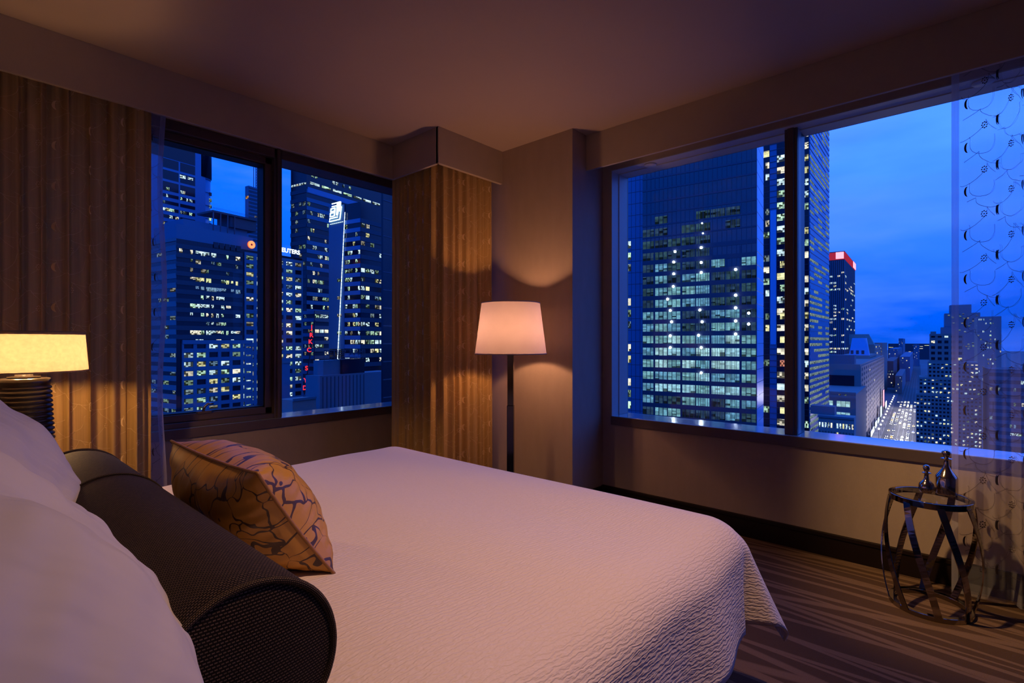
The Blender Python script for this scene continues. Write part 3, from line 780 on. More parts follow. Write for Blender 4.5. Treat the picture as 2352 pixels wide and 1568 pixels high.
pane_mat('office_white', [COOL, CREAM, COOL, GREEN, COOL], .5, 1.9, .62, (4, 3))
pane_mat('office_green', [GREEN, COOL, YEL, GREEN, CREAM], .35, 1.3, .55, (4, 3))
pane_mat('office_dim', [COOL, GREEN, BLUEW, CREAM], .12, .55, .50, (4, 3), .02)
pane_mat('office_yellow', [YEL, (.9, .95, .45)], .6, 1.2, .95, (6, 2))
pane_mat('office_blue', [BLUEW, (.3, .55, 1)], .25, .6, .8, (7, 2))
pane_mat('home_warm', [CREAM, YEL, CREAM, COOL], .6, 1.5, .85, (2, 2))
pane_mat('lobby_red', [(1, .35, .22), ORG, CREAM, (1, .5, .35)], .4, 1.1, .7, (3, 3), .1)
pane_mat('tower_floor', [(.26, .66, .86), (.32, .74, .84), (.22, .58, .88)], .20, .64, .97, (3, 4), .06, 3)
pane_mat('tower_floor_dim', [(.16, .38, .75), (.20, .50, .70)], .04, .17, .85, (3, 3), .02, 3)
pane_mat('tower_floor_bright', [(.42, .80, .95), (.50, .86, .92)], .28, .85, .98, (3, 4), .12, 3)
pane_mat('curtain_band', [(.42, .60, .62), (.50, .68, .66), (.34, .52, .66)], .15, .46, .9, (9, 2), .06)
emat('sign_white', (.80, .95, 1.0), 3.2)
emat('sign_soft', (.75, .92, 1.0), 1.5)
emat('sign_red', (1.0, .03, .04), 1.6)
emat('sign_orange', (1.0, .10, .015), 1.3)
emat('sign_pink', (1.0, .30, .38), 2.2)
emat('red_wash', (.75, .04, .10), .55)
emat('lamp_work', (.82, .97, 1.0), 30)
emat('lamp_street', (1.0, .85, .62), 14)
emat('lamp_head', (1.0, .95, .88), 12)
emat('lamp_tail', (1.0, .06, .03), 3)
emat('shop_front', (.85, .95, 1.0), 2.4)

CUBE = MB().box(-.5, .5, -.5, .5, -.5, .5)
def unit(mat_name, _c={}):
    if mat_name not in _c:
        m = CUBE.mesh('block_'+mat_name); m.materials.append(M[mat_name]); _c[mat_name] = m
    return _c[mat_name]
def block(parent, name, mat, x0, x1, y0, y1, z0, z1):
    o = bpy.data.objects.new(name, unit(mat)); COL.objects.link(o); o.parent = parent
    o.location = ((x0+x1)/2, (y0+y1)/2, (z0+z1)/2); o.scale = (max(abs(x1-x0), 1e-3), max(abs(y1-y0), 1e-3), max(abs(z1-z0), 1e-3))
    return o

class Bld:
    """a city block: visible corner at pixel column u0, depth t0; face A runs away to the right, face B away to the left"""
    def __init__(s, name, label, vp, u0, t0, uA=None, uB=None, LA=None, LB=None, vtop=700, body='facade_glass_dark', vbot=None, cat='building'):
        phi = math.atan((vp-CU)/F); s.ang = YAW-phi
        s.A = Vector((math.cos(s.ang), math.sin(s.ang))); s.B = Vector((-s.A.y, s.A.x))
        d = ray(u0); s.P0 = Vector((d.x*t0, d.y*t0)); s.t0 = t0; s.u0 = u0
        s.LA = LA if LA else s.len_to(s.A, uA); s.LB = LB if LB else s.len_to(s.B, uB)
        s.ztop = CAMZ+(CV-vtop)/F*t0; s.zb = GZ if vbot is None else CAMZ+(CV-vbot)/F*t0
        s.e = thing(name, label, cat, (s.P0.x, s.P0.y, s.zb), s.ang)
        s.H = s.ztop-s.zb; s.nwin = 0; s.extra = {}
        if body: block(s.e, 'body', body, 0, s.LA, 0, s.LB, 0, s.H)
    def len_to(s, D, u):
        d = ray(u); return -(s.P0.x*d.y-s.P0.y*d.x)/(D.x*d.y-D.y*d.x)
    def z(s, v, u=None, face='A'):
        """height above the base seen at row v on the given face at column u"""
        t = s.t0
        if u is not None:
            D = s.A if face == 'A' else s.B; L = s.len_to(D, u); q = s.P0+D*L; t = q.x*VX+q.y*VY
        return CAMZ+(CV-v)/F*t - s.zb
    def sA(s, u): return s.len_to(s.A, u)
    def sB(s, u): return s.len_to(s.B, u)
    def put(s, face, name, mat, s0, s1, z0, z1, p0=0.0, p1=.3, cap=True):
        """a block on a face: s range along it, z range, standing proud from p0 to p1"""
        if face == 'A': a = (s0, s1, -p1, -p0, z0, z1)
        else: a = (-p1, -p0, s0, s1, z0, z1)
        if name in ('window',):
            s.nwin += 1
            if s.nwin > 295:
                s.extra.setdefault(mat, MB()).box(*a); return None
        return block(s.e, name, mat, *a)
    def win(s, face, mat, s0, s1, z0, z1, p0=-.02, p1=.08):
        if face == 'A': return s.put(face, 'window', mat, s0, s1, z0, z1, p0, p1)
        # on face B the pane's own x axis should run along the face: rotate the block
        s.nwin += 1
        if s.nwin > 295: s.extra.setdefault(mat, MB()).box(-p1, -p0, s0, s1, z0, z1); return None
        o = bpy.data.objects.new('window', unit(mat)); COL.objects.link(o); o.parent = s.e
        o.location = (-(p0+p1)/2, (s0+s1)/2, (z0+z1)/2); o.rotation_euler = (0, 0, math.pi/2); o.scale = (s1-s0, p1-p0, z1-z0)
        return o
    def facade(s, face, z0, z1, fh, nb, s0=None, s1=None, span=None, pier=None, spf=.45, pwf=.25, lit=.4, mats=('office_white',), proud=.35, seed=0, win=True, sill=None):
        R = random.Random(seed*77+3); L = s.LA if face == 'A' else s.LB
        s0 = 0 if s0 is None else s0; s1 = L if s1 is None else s1
        nf = max(1, int(round((z1-z0)/fh))); fh = (z1-z0)/nf; bw = (s1-s0)/nb
        for j in range(nf):
            za = z0+j*fh
            if span: s.put(face, 'spandrel', span, s0, s1, za, za+fh*spf, 0, proud)
            if not win: continue
            rowp = lit(j, nf) if callable(lit) else lit
            for i in range(nb):
                if R.random() < rowp:
                    x0 = s0+i*bw+bw*pwf/2; x1 = s0+(i+1)*bw-bw*pwf/2
                    if not pier and R.random() < .35: x1 -= (x1-x0)*R.choice((.3, .5))
                    s.win(face, R.choice(mats), x0, x1, za+fh*spf, za+fh*(.97 if not pier else .94))
        if span: s.put(face, 'parapet', span, s0, s1, z1, z1+fh*.35, 0, proud)
        if pier:
            for i in range(nb+1):
                x = s0+i*bw; s.put(face, 'pier', pier, max(s0, x-bw*pwf/2), min(s1, x+bw*pwf/2), z0, z1, 0, proud*1.08)
    def done(s):
        for mat, mb in s.extra.items():
            o = mb.build('further_windows', M[mat], s.e); o['kind'] = 'stuff'
    def sign_pt(s, face, u, v, p=.5):
        D = s.A if face == 'A' else s.B; L = s.len_to(D, u); q = s.P0+D*L; t = q.x*VX+q.y*VY
        z = CAMZ+(CV-v)/F*t-s.zb
        return (L, -p, z) if face == 'A' else (-p, L, z)

# the ground: avenue and blocks far below
VPA = 2112.0
gr = struct(MB().add([(-3000, -3000, GZ), (6000, -3000, GZ), (6000, 6000, GZ), (-3000, 6000, GZ)], [(0, 1, 2, 3)]).build('ground', M['pavement']))

# ================= left window =================
LV = 1860.0
# wide office block with ribbon windows and orange disc sign
b = Bld('office_building', 'wide blue office block with ribbon windows and a round orange rooftop sign', LV, 405, 222, uA=694, uB=330, vtop=546, body='facade_glass_dark')
fh = 3.95; zt_ = b.z(552)
xm = b.sA(556); x2 = b.sA(690)
zlow = b.z(787, 420)
# ribbon section
nf = int((zt_-zlow)/fh)
rows = ['office_white', 'office_dim', 'office_dim', 'office_yellow', 'office_blue', 'office_white', 'office_white', 'office_white', 'office_dim', 'office_white', 'office_white', 'office_dim']
R = random.Random(12)
fills = [.85, .5, .5, .85, .55, .65, .55, .8, .5, .85, .6, .5]
top0 = zt_-1.0
for j in range(13):
    zz = top0-fh*(j+1)
    if zz < zlow-1: break
    b.put('A', 'spandrel', 'concrete_dark', 0, xm, zz+2.0, zz+fh, 0, .4)
    nb = 12; bw = (xm-2)/nb
    for i in range(nb):
        if i < 2 and j > 0: continue
        if R.random() < fills[min(j, 11)]:
            x0 = 1+i*bw+.15; x1 = x0+bw*R.choice((.95, .95, .6, .45)); h = R.choice((1.9, 1.9, 1.5, 1.2))
            b.win('A', rows[min(j, 11)] if R.random() < .8 else 'office_green', x0, x1, zz+2.0-h, zz+1.95)
zr = top0-fh*13
# grid section below
b.put('A', 'cornice', 'concrete_blue', b.sA(417), xm+4, zlow-.4, zlow+1.4, 0, .9)
b.facade('A', zlow-13*4.05, zlow, 4.05, 6, s0=b.sA(417), s1=b.sA(579), span='concrete_blue', pier='concrete_blue', spf=.42, pwf=.26, lit=.78, mats=('office_green', 'office_white', 'office_dim'), proud=.6, seed=4)
# light grid of the right bay, full height
b.facade('A', b.z(1010), zt_-1.5, 4.0, 6, s0=xm+1.0, s1=b.LA, span='concrete_blue', pier='concrete_blue', spf=.45, pwf=.28, lit=.72, mats=('office_white', 'office_green', 'office_dim'), proud=.6, seed=5)
# dim side face
b.facade('B', b.z(960), zt_, 4.0, 5, span='concrete_grey', pier=None, spf=.55, lit=.30, mats=('office_dim',), seed=6)
# plant floors on the roof
pz = b.H
block(b.e, 'plant_room', 'concrete_blue', 1.5, b.sA(590), 3, 22, pz, pz+7.0)
block(b.e, 'plant_room', 'concrete_blue', 6, b.sA(585), 6, 22, pz+7.0, pz+10.5)
for k in range(5):
    xx = b.sA(490+k*13); b.put('A', 'louvre', 'facade_glass_dark', xx, xx+2.2, zt_+.8-1.2, zt_+2.2, 0, .45)
cx0, cx1 = b.sA(497), b.sA(600)
cz = b.z(484, 520)
block(b.e, 'roof_canopy', 'concrete_dark', cx0, cx1, 3, 16, cz-.9, cz)
block(b.e, 'roof_canopy', 'concrete_dark', cx0+9, cx1, 4, 15, pz+10.5, cz-.9)
for k in range(4): block(b.e, 'canopy_post', 'metal_fin', cx0+.3+k*3.4, cx0+.7+k*3.4, 3.1, 3.5, pz+7, cz-.9)
for k in range(2): block(b.e, 'rail', 'metal_fin', cx0, cx1, 3, 3.15, cz+.6+k*.6, cz+.7+k*.6)
# orange disc sign: dotted rings around a dark hub
px_, py_, pz_ = b.sign_pt('A', 576, 561, .7)
disc = MB()
for ring_r, n_, rr in ((1.75, 30, .13), (1.42, 24, .14), (1.08, 18, .15), (.75, 12, .15)):
    for k in range(n_):
        a = 2*math.pi*k/n_+ring_r; disc.tube([(px_+ring_r*math.cos(a), py_, pz_+ring_r*math.sin(a)), (px_+ring_r*math.cos(a), py_-.15, pz_+ring_r*math.sin(a))], rr, 8)
dsk = MB().tube([(px_, py_+.6, pz_), (px_, py_+.05, pz_)], 1.85, 40).build('disc_sign', M['sign_orange'], b.e)
emat('sign_dot', (1.0, .30, .12), 2.2)
disc.build('disc_dots', M['sign_dot'], dsk)
MB().tube([(px_, py_+.1, pz_), (px_, py_-.18, pz_)], .34, 20).build('disc_hub', M['metal_fin'], dsk)

def text_obj(txt, size, mat, parent, loc, rot, name='lettering', extr=.05, align='LEFT', sx=1.0, bold=.0):
    cu = bpy.data.curves.new(name, 'FONT'); cu.body = txt; cu.size = size; cu.extrude = extr; cu.align_x = align; cu.offset = bold
    to = bpy.data.objects.new(name, cu); COL.objects.link(to)
    dg = bpy.context.evaluated_depsgraph_get(); me = bpy.data.meshes.new_from_object(to.evaluated_get(dg))
    bpy.data.objects.remove(to); me.materials.clear()
    o = obj(name, me, mat, parent); o.location = loc; o.rotation_euler = rot; o.scale = (sx, 1, 1)
    return o
ru, rv = b.sign_pt('A', 640, 575, .75)[0], b.sign_pt('A', 640, 575)[2]
lw_ = b.sA(686)-b.sA(637)
tx = text_obj('REUTERS', 3.1, M['sign_white'], b.e, (b.sA(637), -.75, b.sign_pt('A', 651, 578)[2]), (math.pi/2, 0, 0), bold=.06)
bpy.context.view_layer.update(); tx.scale.x = lw_/max(.1, tx.dimensions.x)
b.done()

# tall glass tower, upper left
b = Bld('glass_tower', 'tall blue glass tower with dark upper floors and rounded corner at the left', LV, 332, 330, uA=472, LB=30, vtop=200, body='panel_blue')
zA = b.z(395, 400)
for (ua, ub_) in ((374, 410), (414, 448)):
    for j in range(17):
        zz = b.z(432, 400)-j*4.6; x0, x1 = b.sA(ua), b.sA(ub_)
        b.put('A', 'window_band', 'facade_glass_dark', x0, x1, zz-2.2, zz, -.02, .15)
        for k in range(5):
            if R.random() < .42:
                q = x0+(x1-x0)*k/5; b.win('A', R.choice(('office_dim', 'office_white', 'office_green')), q, q+(x1-x0)*R.choice((.12, .2)), zz-2.1, zz-.2, .1, .22)
    for j in range(3):
        zz = b.z(368+j*26, 400); b.put('A', 'window_band', 'facade_glass_dark', b.sA(ua), b.sA(ub_), zz-6, zz, -.02, .15)
b.put('A', 'crown_band', 'facade_glass_dark', 0, b.sA(448), b.z(366, 400), b.z(300, 400), -.02, .2)
b.win('A', 'office_white', b.sA(413), b.sA(426), b.z(409, 420), b.z(402, 420), .1, .25); b.win('A', 'office_white', b.sA(431), b.sA(443), b.z(413, 440), b.z(408, 440), .1, .25)
LAx = b.LA; rr = b.sA(492)-LAx
cyl = MB().lathe([(rr, 0), (rr, b.z(408, 480))], 32, (LAx, rr, 0)); cyl.build('rounded_corner', M['panel_blue'], b.e, smooth=True)
MB().lathe([(rr*1.12, b.z(408, 480)), (rr*1.12, b.H)], 32, (LAx, rr, 0)).build('corner_drum', M['facade_glass_dark'], b.e, smooth=True)
for j in range(24):
    zz = b.z(412, 480)-j*9.2
    if zz < 20: break
    MB().tube([(LAx+rr*1.01*math.sin(a), rr-rr*1.01*math.cos(a), zz) for a in [k*.16 for k in range(11)]], .18, 6).build('joint', M['metal_fin'], b.e)
for j in range(12):
    zz = b.z(440, 480)-j*4.4; 
    block(b.e, 'window', R.choice(('office_dim', 'office_white', 'facade_glass_dark')), LAx+rr*.45, LAx+rr*.45+1.6, -.06, .5, zz-2.4, zz)
b.done()
# slender far tower with crane mast
b = Bld('slender_tower', 'slender far tower with slanted top below a lattice crane', LV, 571, 560, uA=640, uB=563, vtop=425, body='concrete_blue')
b.facade('A', b.H-60, b.H-3, 4, 6, span='concrete_dark', lit=.04, mats=('office_dim',), spf=.6, proud=.2, seed=9)
mast = MB(); zx = b.H; xx = b.sA(590)
for dx in (0, 4):
    for dy in (2, 6): mast.box(xx+dx, xx+dx+.5, dy, dy+.5, zx-3, zx+24)
for k in range(8):
    mast.tube([(xx, 2, zx+k*3), (xx+4.2, 2, zx+k*3+3)], .22, 5); mast.tube([(xx+4.2, 2, zx+k*3), (xx, 2, zx+k*3+3)], .22, 5)
mast.build('crane_mast', M['metal_fin'], b.e)
b.win('B', 'lobby_red', .3, b.LB*.8, b.H-14, b.H-11); b.done()
# big tower with lit crown line
b = Bld('crown_tower', 'dark office tower with a lit crown line behind the white neon sign', LV, 704, 335, uA=905, uB=668, vtop=355, body='facade_glass_dark')
for j in range(34):
    zz = b.z(432, 704)-j*5.6
    if zz < 20: break
    b.put('A', 'spandrel', 'concrete_blue' if j % 6 < 4 else 'concrete_dark', 0, b.LA, zz-2.5, zz, 0, .4); b.put('B', 'spandrel', 'concrete_dark', 0, b.LB, zz-2.5, zz, 0, .4)
    bright = {1: .25, 3: .2, 10: .8, 12: .4, 15: .85, 16: .75, 17: .65, 18: .6, 20: .55, 24: .55, 25: .5, 31: .6}.get(j, .22)
    for k in range(9):
        x0 = 1+k*(b.sA(757)-1)/9
        if R.random() < bright: b.win('A', R.choice(('office_green', 'office_white', 'office_dim')), x0, x0+(b.sA(757)-1)/9*R.choice((.9, .6)), zz-5.2, zz-2.8)
    for k in range(4):
        x0 = 1+k*b.LB/4.2
        if R.random() < .5: b.win('B', 'office_dim', x0, x0+b.LB/4.2*.7, zz-5.2, zz-2.8)
def crown(v0, v1, ua, ub_):
    x0, x1 = b.sA(ua), b.sA(ub_); n = 7
    for k in range(n):
        q0 = x0+(x1-x0)*k/n; q1 = q0+(x1-x0)/n*.78
        b.win('A', 'office_white', q0, q1, b.z(v0, ua)-1.3, b.z(v0, ua)+.2, .3, .5)
crown(417, 0, 712, 876)
for k in range(6):
    q = b.LB*k/6; b.win('B', 'office_white', q, q+b.LB/6*.6, b.z(418, 704)-1, b.z(418, 704)+.2, .3, .5)
for k in range(14):
    q = b.sA(715)+k*2.9
    if R.random() < .6: b.win('A', R.choice(('office_dim', 'office_green')), q, q+1.8, b.z(405, 715), b.z(398, 715), .1, .3)
b.put('A', 'crown_band', 'panel_blue', b.sA(706), b.LA, b.z(440, 706), b.z(428, 706), 0, .5)
b.done()
# tower with neon sign panel and bright edge fin
b = Bld('neon_tower', 'blue glass tower carrying a white neon sign and a bright edge light', LV, 828, 262, uA=900, uB=757, vtop=462, body='facade_glass_dark')
sp_ = b.sB(792)
b.put('B', 'sign_panel', 'concrete_blue', sp_, b.LB, b.z(800, 770, 'B'), b.H, 0, .5)
for j in range(28):
    zz = b.z(500)-j*4.6
    if zz < 8: break
    b.put('B', 'spandrel', 'panel_blue', 0, sp_, zz-2.1, zz, 0, .35); b.put('A', 'spandrel', 'concrete_dark', 0, b.LA, zz-2.1, zz, 0, .35)
    for k in range(6):
        q = .3+k*(sp_-.3)/6
        if R.random() < (.25 if j < 3 else .42): b.win('B', R.choice(('office_green', 'office_white', 'office_dim')), q, q+sp_/6*.72, zz-4.3, zz-2.3)
    for k in range(7):
        q = .4+k*b.LA/7
        if R.random() < (.35 if j < 5 else .55): b.win('A', R.choice(('office_green', 'office_white', 'office_dim', 'home_warm')), q, q+b.LA/7*.75, zz-4.3, zz-2.3)
    if 5 < j < 25 and j % 2 == 0:
        q = sp_+2; b.win('B', 'office_dim', q, q+3, zz-4.0, zz-2.4, .45, .6)
fin = MB()
p0 = Vector(b.sign_pt('B', 795, 487, .8)); p1 = Vector(b.sign_pt('B', 778, 825, .8))
n = 40
for k in range(n):
    q0 = p0.lerp(p1, k/n); q1 = p0.lerp(p1, (k+.86)/n); fin.tube([q0, q1], .15, 6)
fin.build('edge_light', M['sign_white'], b.e)
strip = MB()
for k in range(7):
    q0 = Vector(b.sign_pt('B', 761+k*4.4, 515-k*.95, .8)); q1 = Vector(b.sign_pt('B', 761+k*4.4+3.2, 515-k*.95-.7, .8)); strip.tube([q0, q1], .16, 6)
strip.build('sign_base_light', M['sign_soft'], b.e)
# neon strokes traced on the panel
def ss(pts): return [b.sign_pt('B', 730+x/17.42, 440+y/17.42, 1.0) for x, y in pts]
strokes = [[(630, 495), (960, 405)], [(630, 605), (800, 560)], [(975, 400), (935, 790)], [(910, 410), (870, 800)], [(845, 430), (810, 930)],
           [(590, 690), (750, 650), (735, 770), (575, 810), (590, 690)], [(565, 870), (735, 830), (720, 965), (550, 1005), (565, 870)], [(750, 650), (720, 965)],
           [(810, 930), (845, 945), (870, 800)], [(540, 1085), (850, 1010)], [(540, 1085), (525, 1200), (940, 1100), (1000, 590)], [(880, 420), (840, 840)]]
neon = MB()
for st in strokes: neon.tube(ss(st), .30, 8)
neon.build('neon_sign', M['sign_white'], b.e)
b.done()
# unlit dark facade close by at the right edge of the window
b = Bld('dark_block', 'unlit dark block with faint floor lines beside the corner drape', LV, 880, 120, LA=40, LB=.6, vtop=250, body='facade_glass_dark')
for j in range(24): b.put('A', 'floor_line', 'metal_fin', 0, b.LA, b.H-j*4.2-.25, b.H-j*4.2, 0, .12)
for k in range(4): b.win('A', 'office_dim', 3+k*.9, 3.5+k*.9, b.z([640, 490, 807, 745][k]), b.z([634, 486, 803, 741][k]))
b.done()
# purple-lit block seen through the left sheer
b = Bld('screen_building', 'distant block of stacked purple light rows behind the narrow sheer strip', LV, 345, 300, LA=8, uB=300, vtop=690, body='concrete_dark')
emat('screen_purple', (.55, .35, 1.0), .55); emat('screen_lilac', (1.0, .75, .95), 1.0)
for j in range(14):
    zz = b.z(742+j*11.5); b.put('B', 'light_row', 'screen_purple', 0, b.LB, zz, zz+.9, 0, .2)
    for k in range(4): b.put('B', 'lamp_dot', 'screen_lilac', 1+k*2.6, 1.8+k*2.6, zz+.1, zz+.8, .2, .35)
b.done()
# narrow blue tower between, with red vertical letter sign
b = Bld('letter_sign_building', 'mauve banded block with red vertical letters on its corner', LV, 722, 300, uA=775, uB=690, vtop=712, body='concrete_dark')
for j in range(14):
    zz = b.z(712)-j*4.4; b.put('A', 'spandrel', 'brick_mauve', 0, b.LA, zz-2.0, zz, 0, .4); b.put('B', 'spandrel', 'panel_blue', 0, b.LB, zz-2.0, zz, 0, .4)
    for k in range(5):
        q = .5+k*b.LA/5
        if R.random() < .55: b.win('A', R.choice(('office_green', 'office_white', 'home_warm')), q, q+b.LA/5*.8, zz-4.1, zz-2.2)
    for k in range(3):
        if R.random() < .4: q = 1+k*3; b.win('B', 'office_dim', q, q+1.6, zz-4.1, zz-2.3)
for ch, u, v in (('J', 716, 750), ('R', 715, 768), ('K', 713, 783), ('C', 710, 802), ('S', 704, 844), ('Y', 702, 872), ('D', 700, 889)):
    q = pt(u, v, 285); lo = Vector((q.x-b.P0.x, q.y-b.P0.y)); 
    text_obj(ch, 3.4, M['sign_red'], b.e, (lo.dot(b.A), lo.dot(b.B), q.z-b.zb-1.2), (math.pi/2, 0, math.radians(-20)), name='red_letter', align='CENTER', bold=.08)
fa = pt(724, 735, 287); fb = pt(699, 905, 287)
def loc(b, q): l = Vector((q.x-b.P0.x, q.y-b.P0.y)); return (l.dot(b.A), l.dot(b.B), q.z-b.zb)
MB().tube([loc(b, fa), loc(b, fb)], .35, 6).build('sign_fin', M['metal_fin'], b.e); b.done()
# low dark building with a roof sign seen from behind
b = Bld('low_roof_building', 'low dark building with tall roof letters on a frame seen from behind', LV, 735, 165, uA=900, LB=7, vtop=862, body='concrete_grey')
x0, x1 = b.sA(752), b.sA(842)
block(b.e, 'roof_block', 'concrete_grey', x0, x1, 2, 6.8, b.H, b.z(827, 760))
block(b.e, 'water_tank_house', 'facade_glass_dark', b.sA(791), b.sA(842), 1.0, 6.9, b.z(880, 815), b.z(824, 800))
for k in range(12): b.put('A', 'rib', 'concrete_dark', 1+k*1.6, 1.25+k*1.6, b.H-16, b.H-.5, 0, .12)
fz0, fz1 = b.z(826, 760), b.z(803, 760)
frm = MB()
for k in range(9):
    q = x0+(x1-x0)*k/8; frm.tube([(q, 1.5, fz0-.2), (q, 1.5, fz1)], .06, 5)
    if k < 8: frm.tube([(q, 1.5, fz0), (q+(x1-x0)/8, 1.5, (fz0+fz1)/2)], .05, 5)
for zz in (fz0+.9, (fz0+fz1)/2, fz1): frm.tube([(x0-.5, 1.5, zz), (x1+.5, 1.5, zz)], .06, 5)
frm.build('sign_frame', M['metal_fin'], b.e)
tx = text_obj('RETIEP  RAMI', 2.4, M['metal_fin'], b.e, (x0-.6, 1.3, (fz0+fz1)/2), (math.pi/2, 0, 0), name='roof_letters', bold=.03)
bpy.context.view_layer.update(); tx.scale.x = (x1-x0+1.0)/max(.1, tx.dimensions.x); b.done()
# pale pillar building at the lower middle
b = Bld('pale_slab', 'narrow pale blue slab below the lettered office block', LV, 646, 190, uA=666, LB=14, vtop=830, body='concrete_blue'); b.put('A', 'cap', 'concrete_grey', 0, b.LA, b.H-.5, b.H+.3, 0, .3); b.done()
b = Bld('flat_roof_house', 'low flat-roofed mauve building beside the dark roof-sign building', LV, 672, 150, uA=726, uB=640, vtop=918, body='brick_mauve'); b.put('A', 'coping', 'concrete_grey', 0, b.LA, b.H-.3, b.H+.4, 0, .3)
b.facade('A', b.H-14, b.H-4, 3.6, 5, pier='brick_mauve', span='brick_mauve', lit=.1, mats=('office_dim',), seed=3, proud=.2); b.done()

# blocks further round, only seen from beside the window
b = Bld('side_block', 'blue block far to the left beyond the drawn bronze drape', LV, 290, 400, LA=30, LB=120, vtop=520, body='concrete_blue')
b.facade('B', b.H-90, b.H-2, 4.2, 16, span='concrete_blue', lit=.3, mats=('office_white', 'office_dim'), seed=81, proud=.3, spf=.5); b.done()
b = Bld('side_block', 'dark office block hidden behind the corner column between the windows', LV, 1330, 300, LA=40, LB=70, vtop=600, body='concrete_dark')
b.facade('B', b.H-80, b.H-2, 4.2, 14, span='concrete_blue', lit=.35, mats=('office_white', 'office_dim', 'office_green'), seed=82, proud=.3, spf=.5)
b.done()

# ================= right window =================
# glass tower under construction, lit floors
TV = 1176+F*F/(1176+640)
b = Bld('glass_high_rise', 'large glass high-rise with lit open floors and bright work lamps', TV, 1738, 158, uA=1753, uB=1476, vtop=250, body='facade_glass')
LB = b.LB; ft = 4.05
vz = lambda v: b.z(v, 1738, 'B')
z_ref = b.z(909)          # a slab edge at the near corner
cols_u = [1476, 1503, 1565, 1632, 1701, 1738]
sc_u = [b.sB(u) for u in cols_u]
for j in range(-3, 22):
    zz = z_ref+j*ft
    if zz > b.H-2: break
    b.put('B', 'slab_edge', 'metal_fin', 0, LB, zz-1.45 if j < 13 else zz-.5, zz, 0, .18)
    if j > 14: continue
    for k in range(5):
        s_a, s_b = sc_u[k], sc_u[k+1]; n = {0: 1, 1: 2, 2: 2, 3: 2, 4: 1}[k]
        for q in range(n):
            x0 = s_b+(s_a-s_b)*q/n; x1 = s_b+(s_a-s_b)*(q+1)/n
            if j >= 13: mt = 'tower_floor_dim' if R.random() < .5 else None
            elif j >= 10: mt = ('tower_floor_dim' if k in (0, 1, 2) else None) if R.random() < .85 else 'tower_floor'
            elif j >= 7: mt = 'tower_floor' if (k in (1, 2) and R.random() < .75) else 'tower_floor_dim'
            elif j in (5, 6): mt = 'tower_floor_dim' if k in (2,) else ('tower_floor' if k in (0, 1, 3) else 'tower_floor_dim')
            elif j >= 0: mt = 'tower_floor_bright' if (k in (1, 2, 3) and R.random() < .45) else 'tower_floor'
            else: mt = 'tower_floor_dim' if R.random() < .6 else 'tower_floor'
            if mt: b.win('B', mt, x0+.12, x1-.12, zz, zz+ft-1.45, -.02, .04)
for k, u in enumerate(cols_u[1:-1]): b.put('B', 'column', 'metal_fin', b.sB(u)-.32, b.sB(u)+.32, 2, b.z(560), 0, .10)
for k in range(25): b.put('B', 'mullion', 'metal_fin', LB*k/25-.06, LB*k/25+.06, 2, b.H, 0, .16)
# side face, pale reflecting panels with joints
for j in range(40):
    zz = z_ref-16+j*ft
    if zz > b.H: break
    b.put('A', 'panel', 'panel_pale', 0, b.LA, zz, zz+ft-.2, 0, .1)
for u, v in ((1551,577),(1611,568),(1548,601),(1611,602),(1548,628),(1611,625),(1690,618),(1547,657),(1690,677),(1534,686),(1540,712),(1608,711),(1690,706),(1720,718),(1543,738),(1613,738),(1690,736),(1720,743),(1540,770),(1605,769),(1690,766),(1540,797),(1611,797),(1611,855),(1613,512),(1615,535)):
    x, y, zz = b.sign_pt('B', u, v, .35); r_ = .42 if v > 560 else .22
    MB().lathe([(.001, -r_), (r_*.7, -r_*.7), (r_, 0), (r_*.7, r_*.7), (.001, r_)], 12, (x, y, zz)).build('work_lamp', M['lamp_work'], b.e, smooth=True)
b.done()
# narrow pale wing to its left
b = Bld('glass_wing', 'narrow blue glass wing with a column of lit windows beside the high-rise', TV, 1478, 186, LA=12, uB=1395, vtop=250, body='panel_blue')
for j in range(44):
    zz = b.H-j*4.2; b.put('B', 'joint', 'metal_fin', 0, b.LB, zz-.16, zz, 0, .06)
    v_ = CV-(zz-1.25+b.zb)/b.t0*F
    if v_ > 505 and R.random() < .75: b.win('B', R.choice(('office_white', 'office_dim', 'home_warm')), b.sB(1449), b.sB(1441), zz-3.6, zz-1.0)
for u in (1470, 1460, 1450, 1440): b.put('B', 'joint', 'metal_fin', b.sB(u)-.06, b.sB(u)+.06, 0, b.H, 0, .06)
b.done()
# second tower: lit corner, streaked side
b = Bld('corner_light_tower', 'tall blue tower with lit corner rooms and banded side facing the avenue', 2155, 1860, 262, uA=1904, uB=1745, vtop=180, body='panel_blue')
def colB(ua, ub_, mats, lit, v0=200, v1=1010, fh=6.2, wf=.55, seed=1):
    R2 = random.Random(seed); x0, x1 = b.sB(ub_), b.sB(ua)
    zz = b.z(v1)
    b.put('B', 'bay', 'facade_glass_dark', x0-.2, x1+.2, zz, b.z(v0), -.02, .1)
    while zz < b.z(v0):
        if R2.random() < lit: b.win('B', R2.choice(mats), x0, x0+(x1-x0)*R2.choice((1, 1, .6)), zz, zz+fh*wf, .08, .2)
        zz += fh
colB(1753, 1767, ('office_green', 'home_warm', 'office_dim'), .55, seed=2)
colB(1785, 1802, ('office_green', 'home_warm', 'office_white'), .85, 200, 720, seed=3)
colB(1785, 1802, ('lobby_red', 'home_warm', 'lobby_red'), .95, 720, 1010, seed=4)
colB(1843, 1857, ('home_warm', 'office_green', 'office_white'), .85, seed=5)
b.put('B', 'pale_fin', 'panel_pale', b.sB(1783), b.sB(1770), b.z(790), b.z(470), 0, .5)
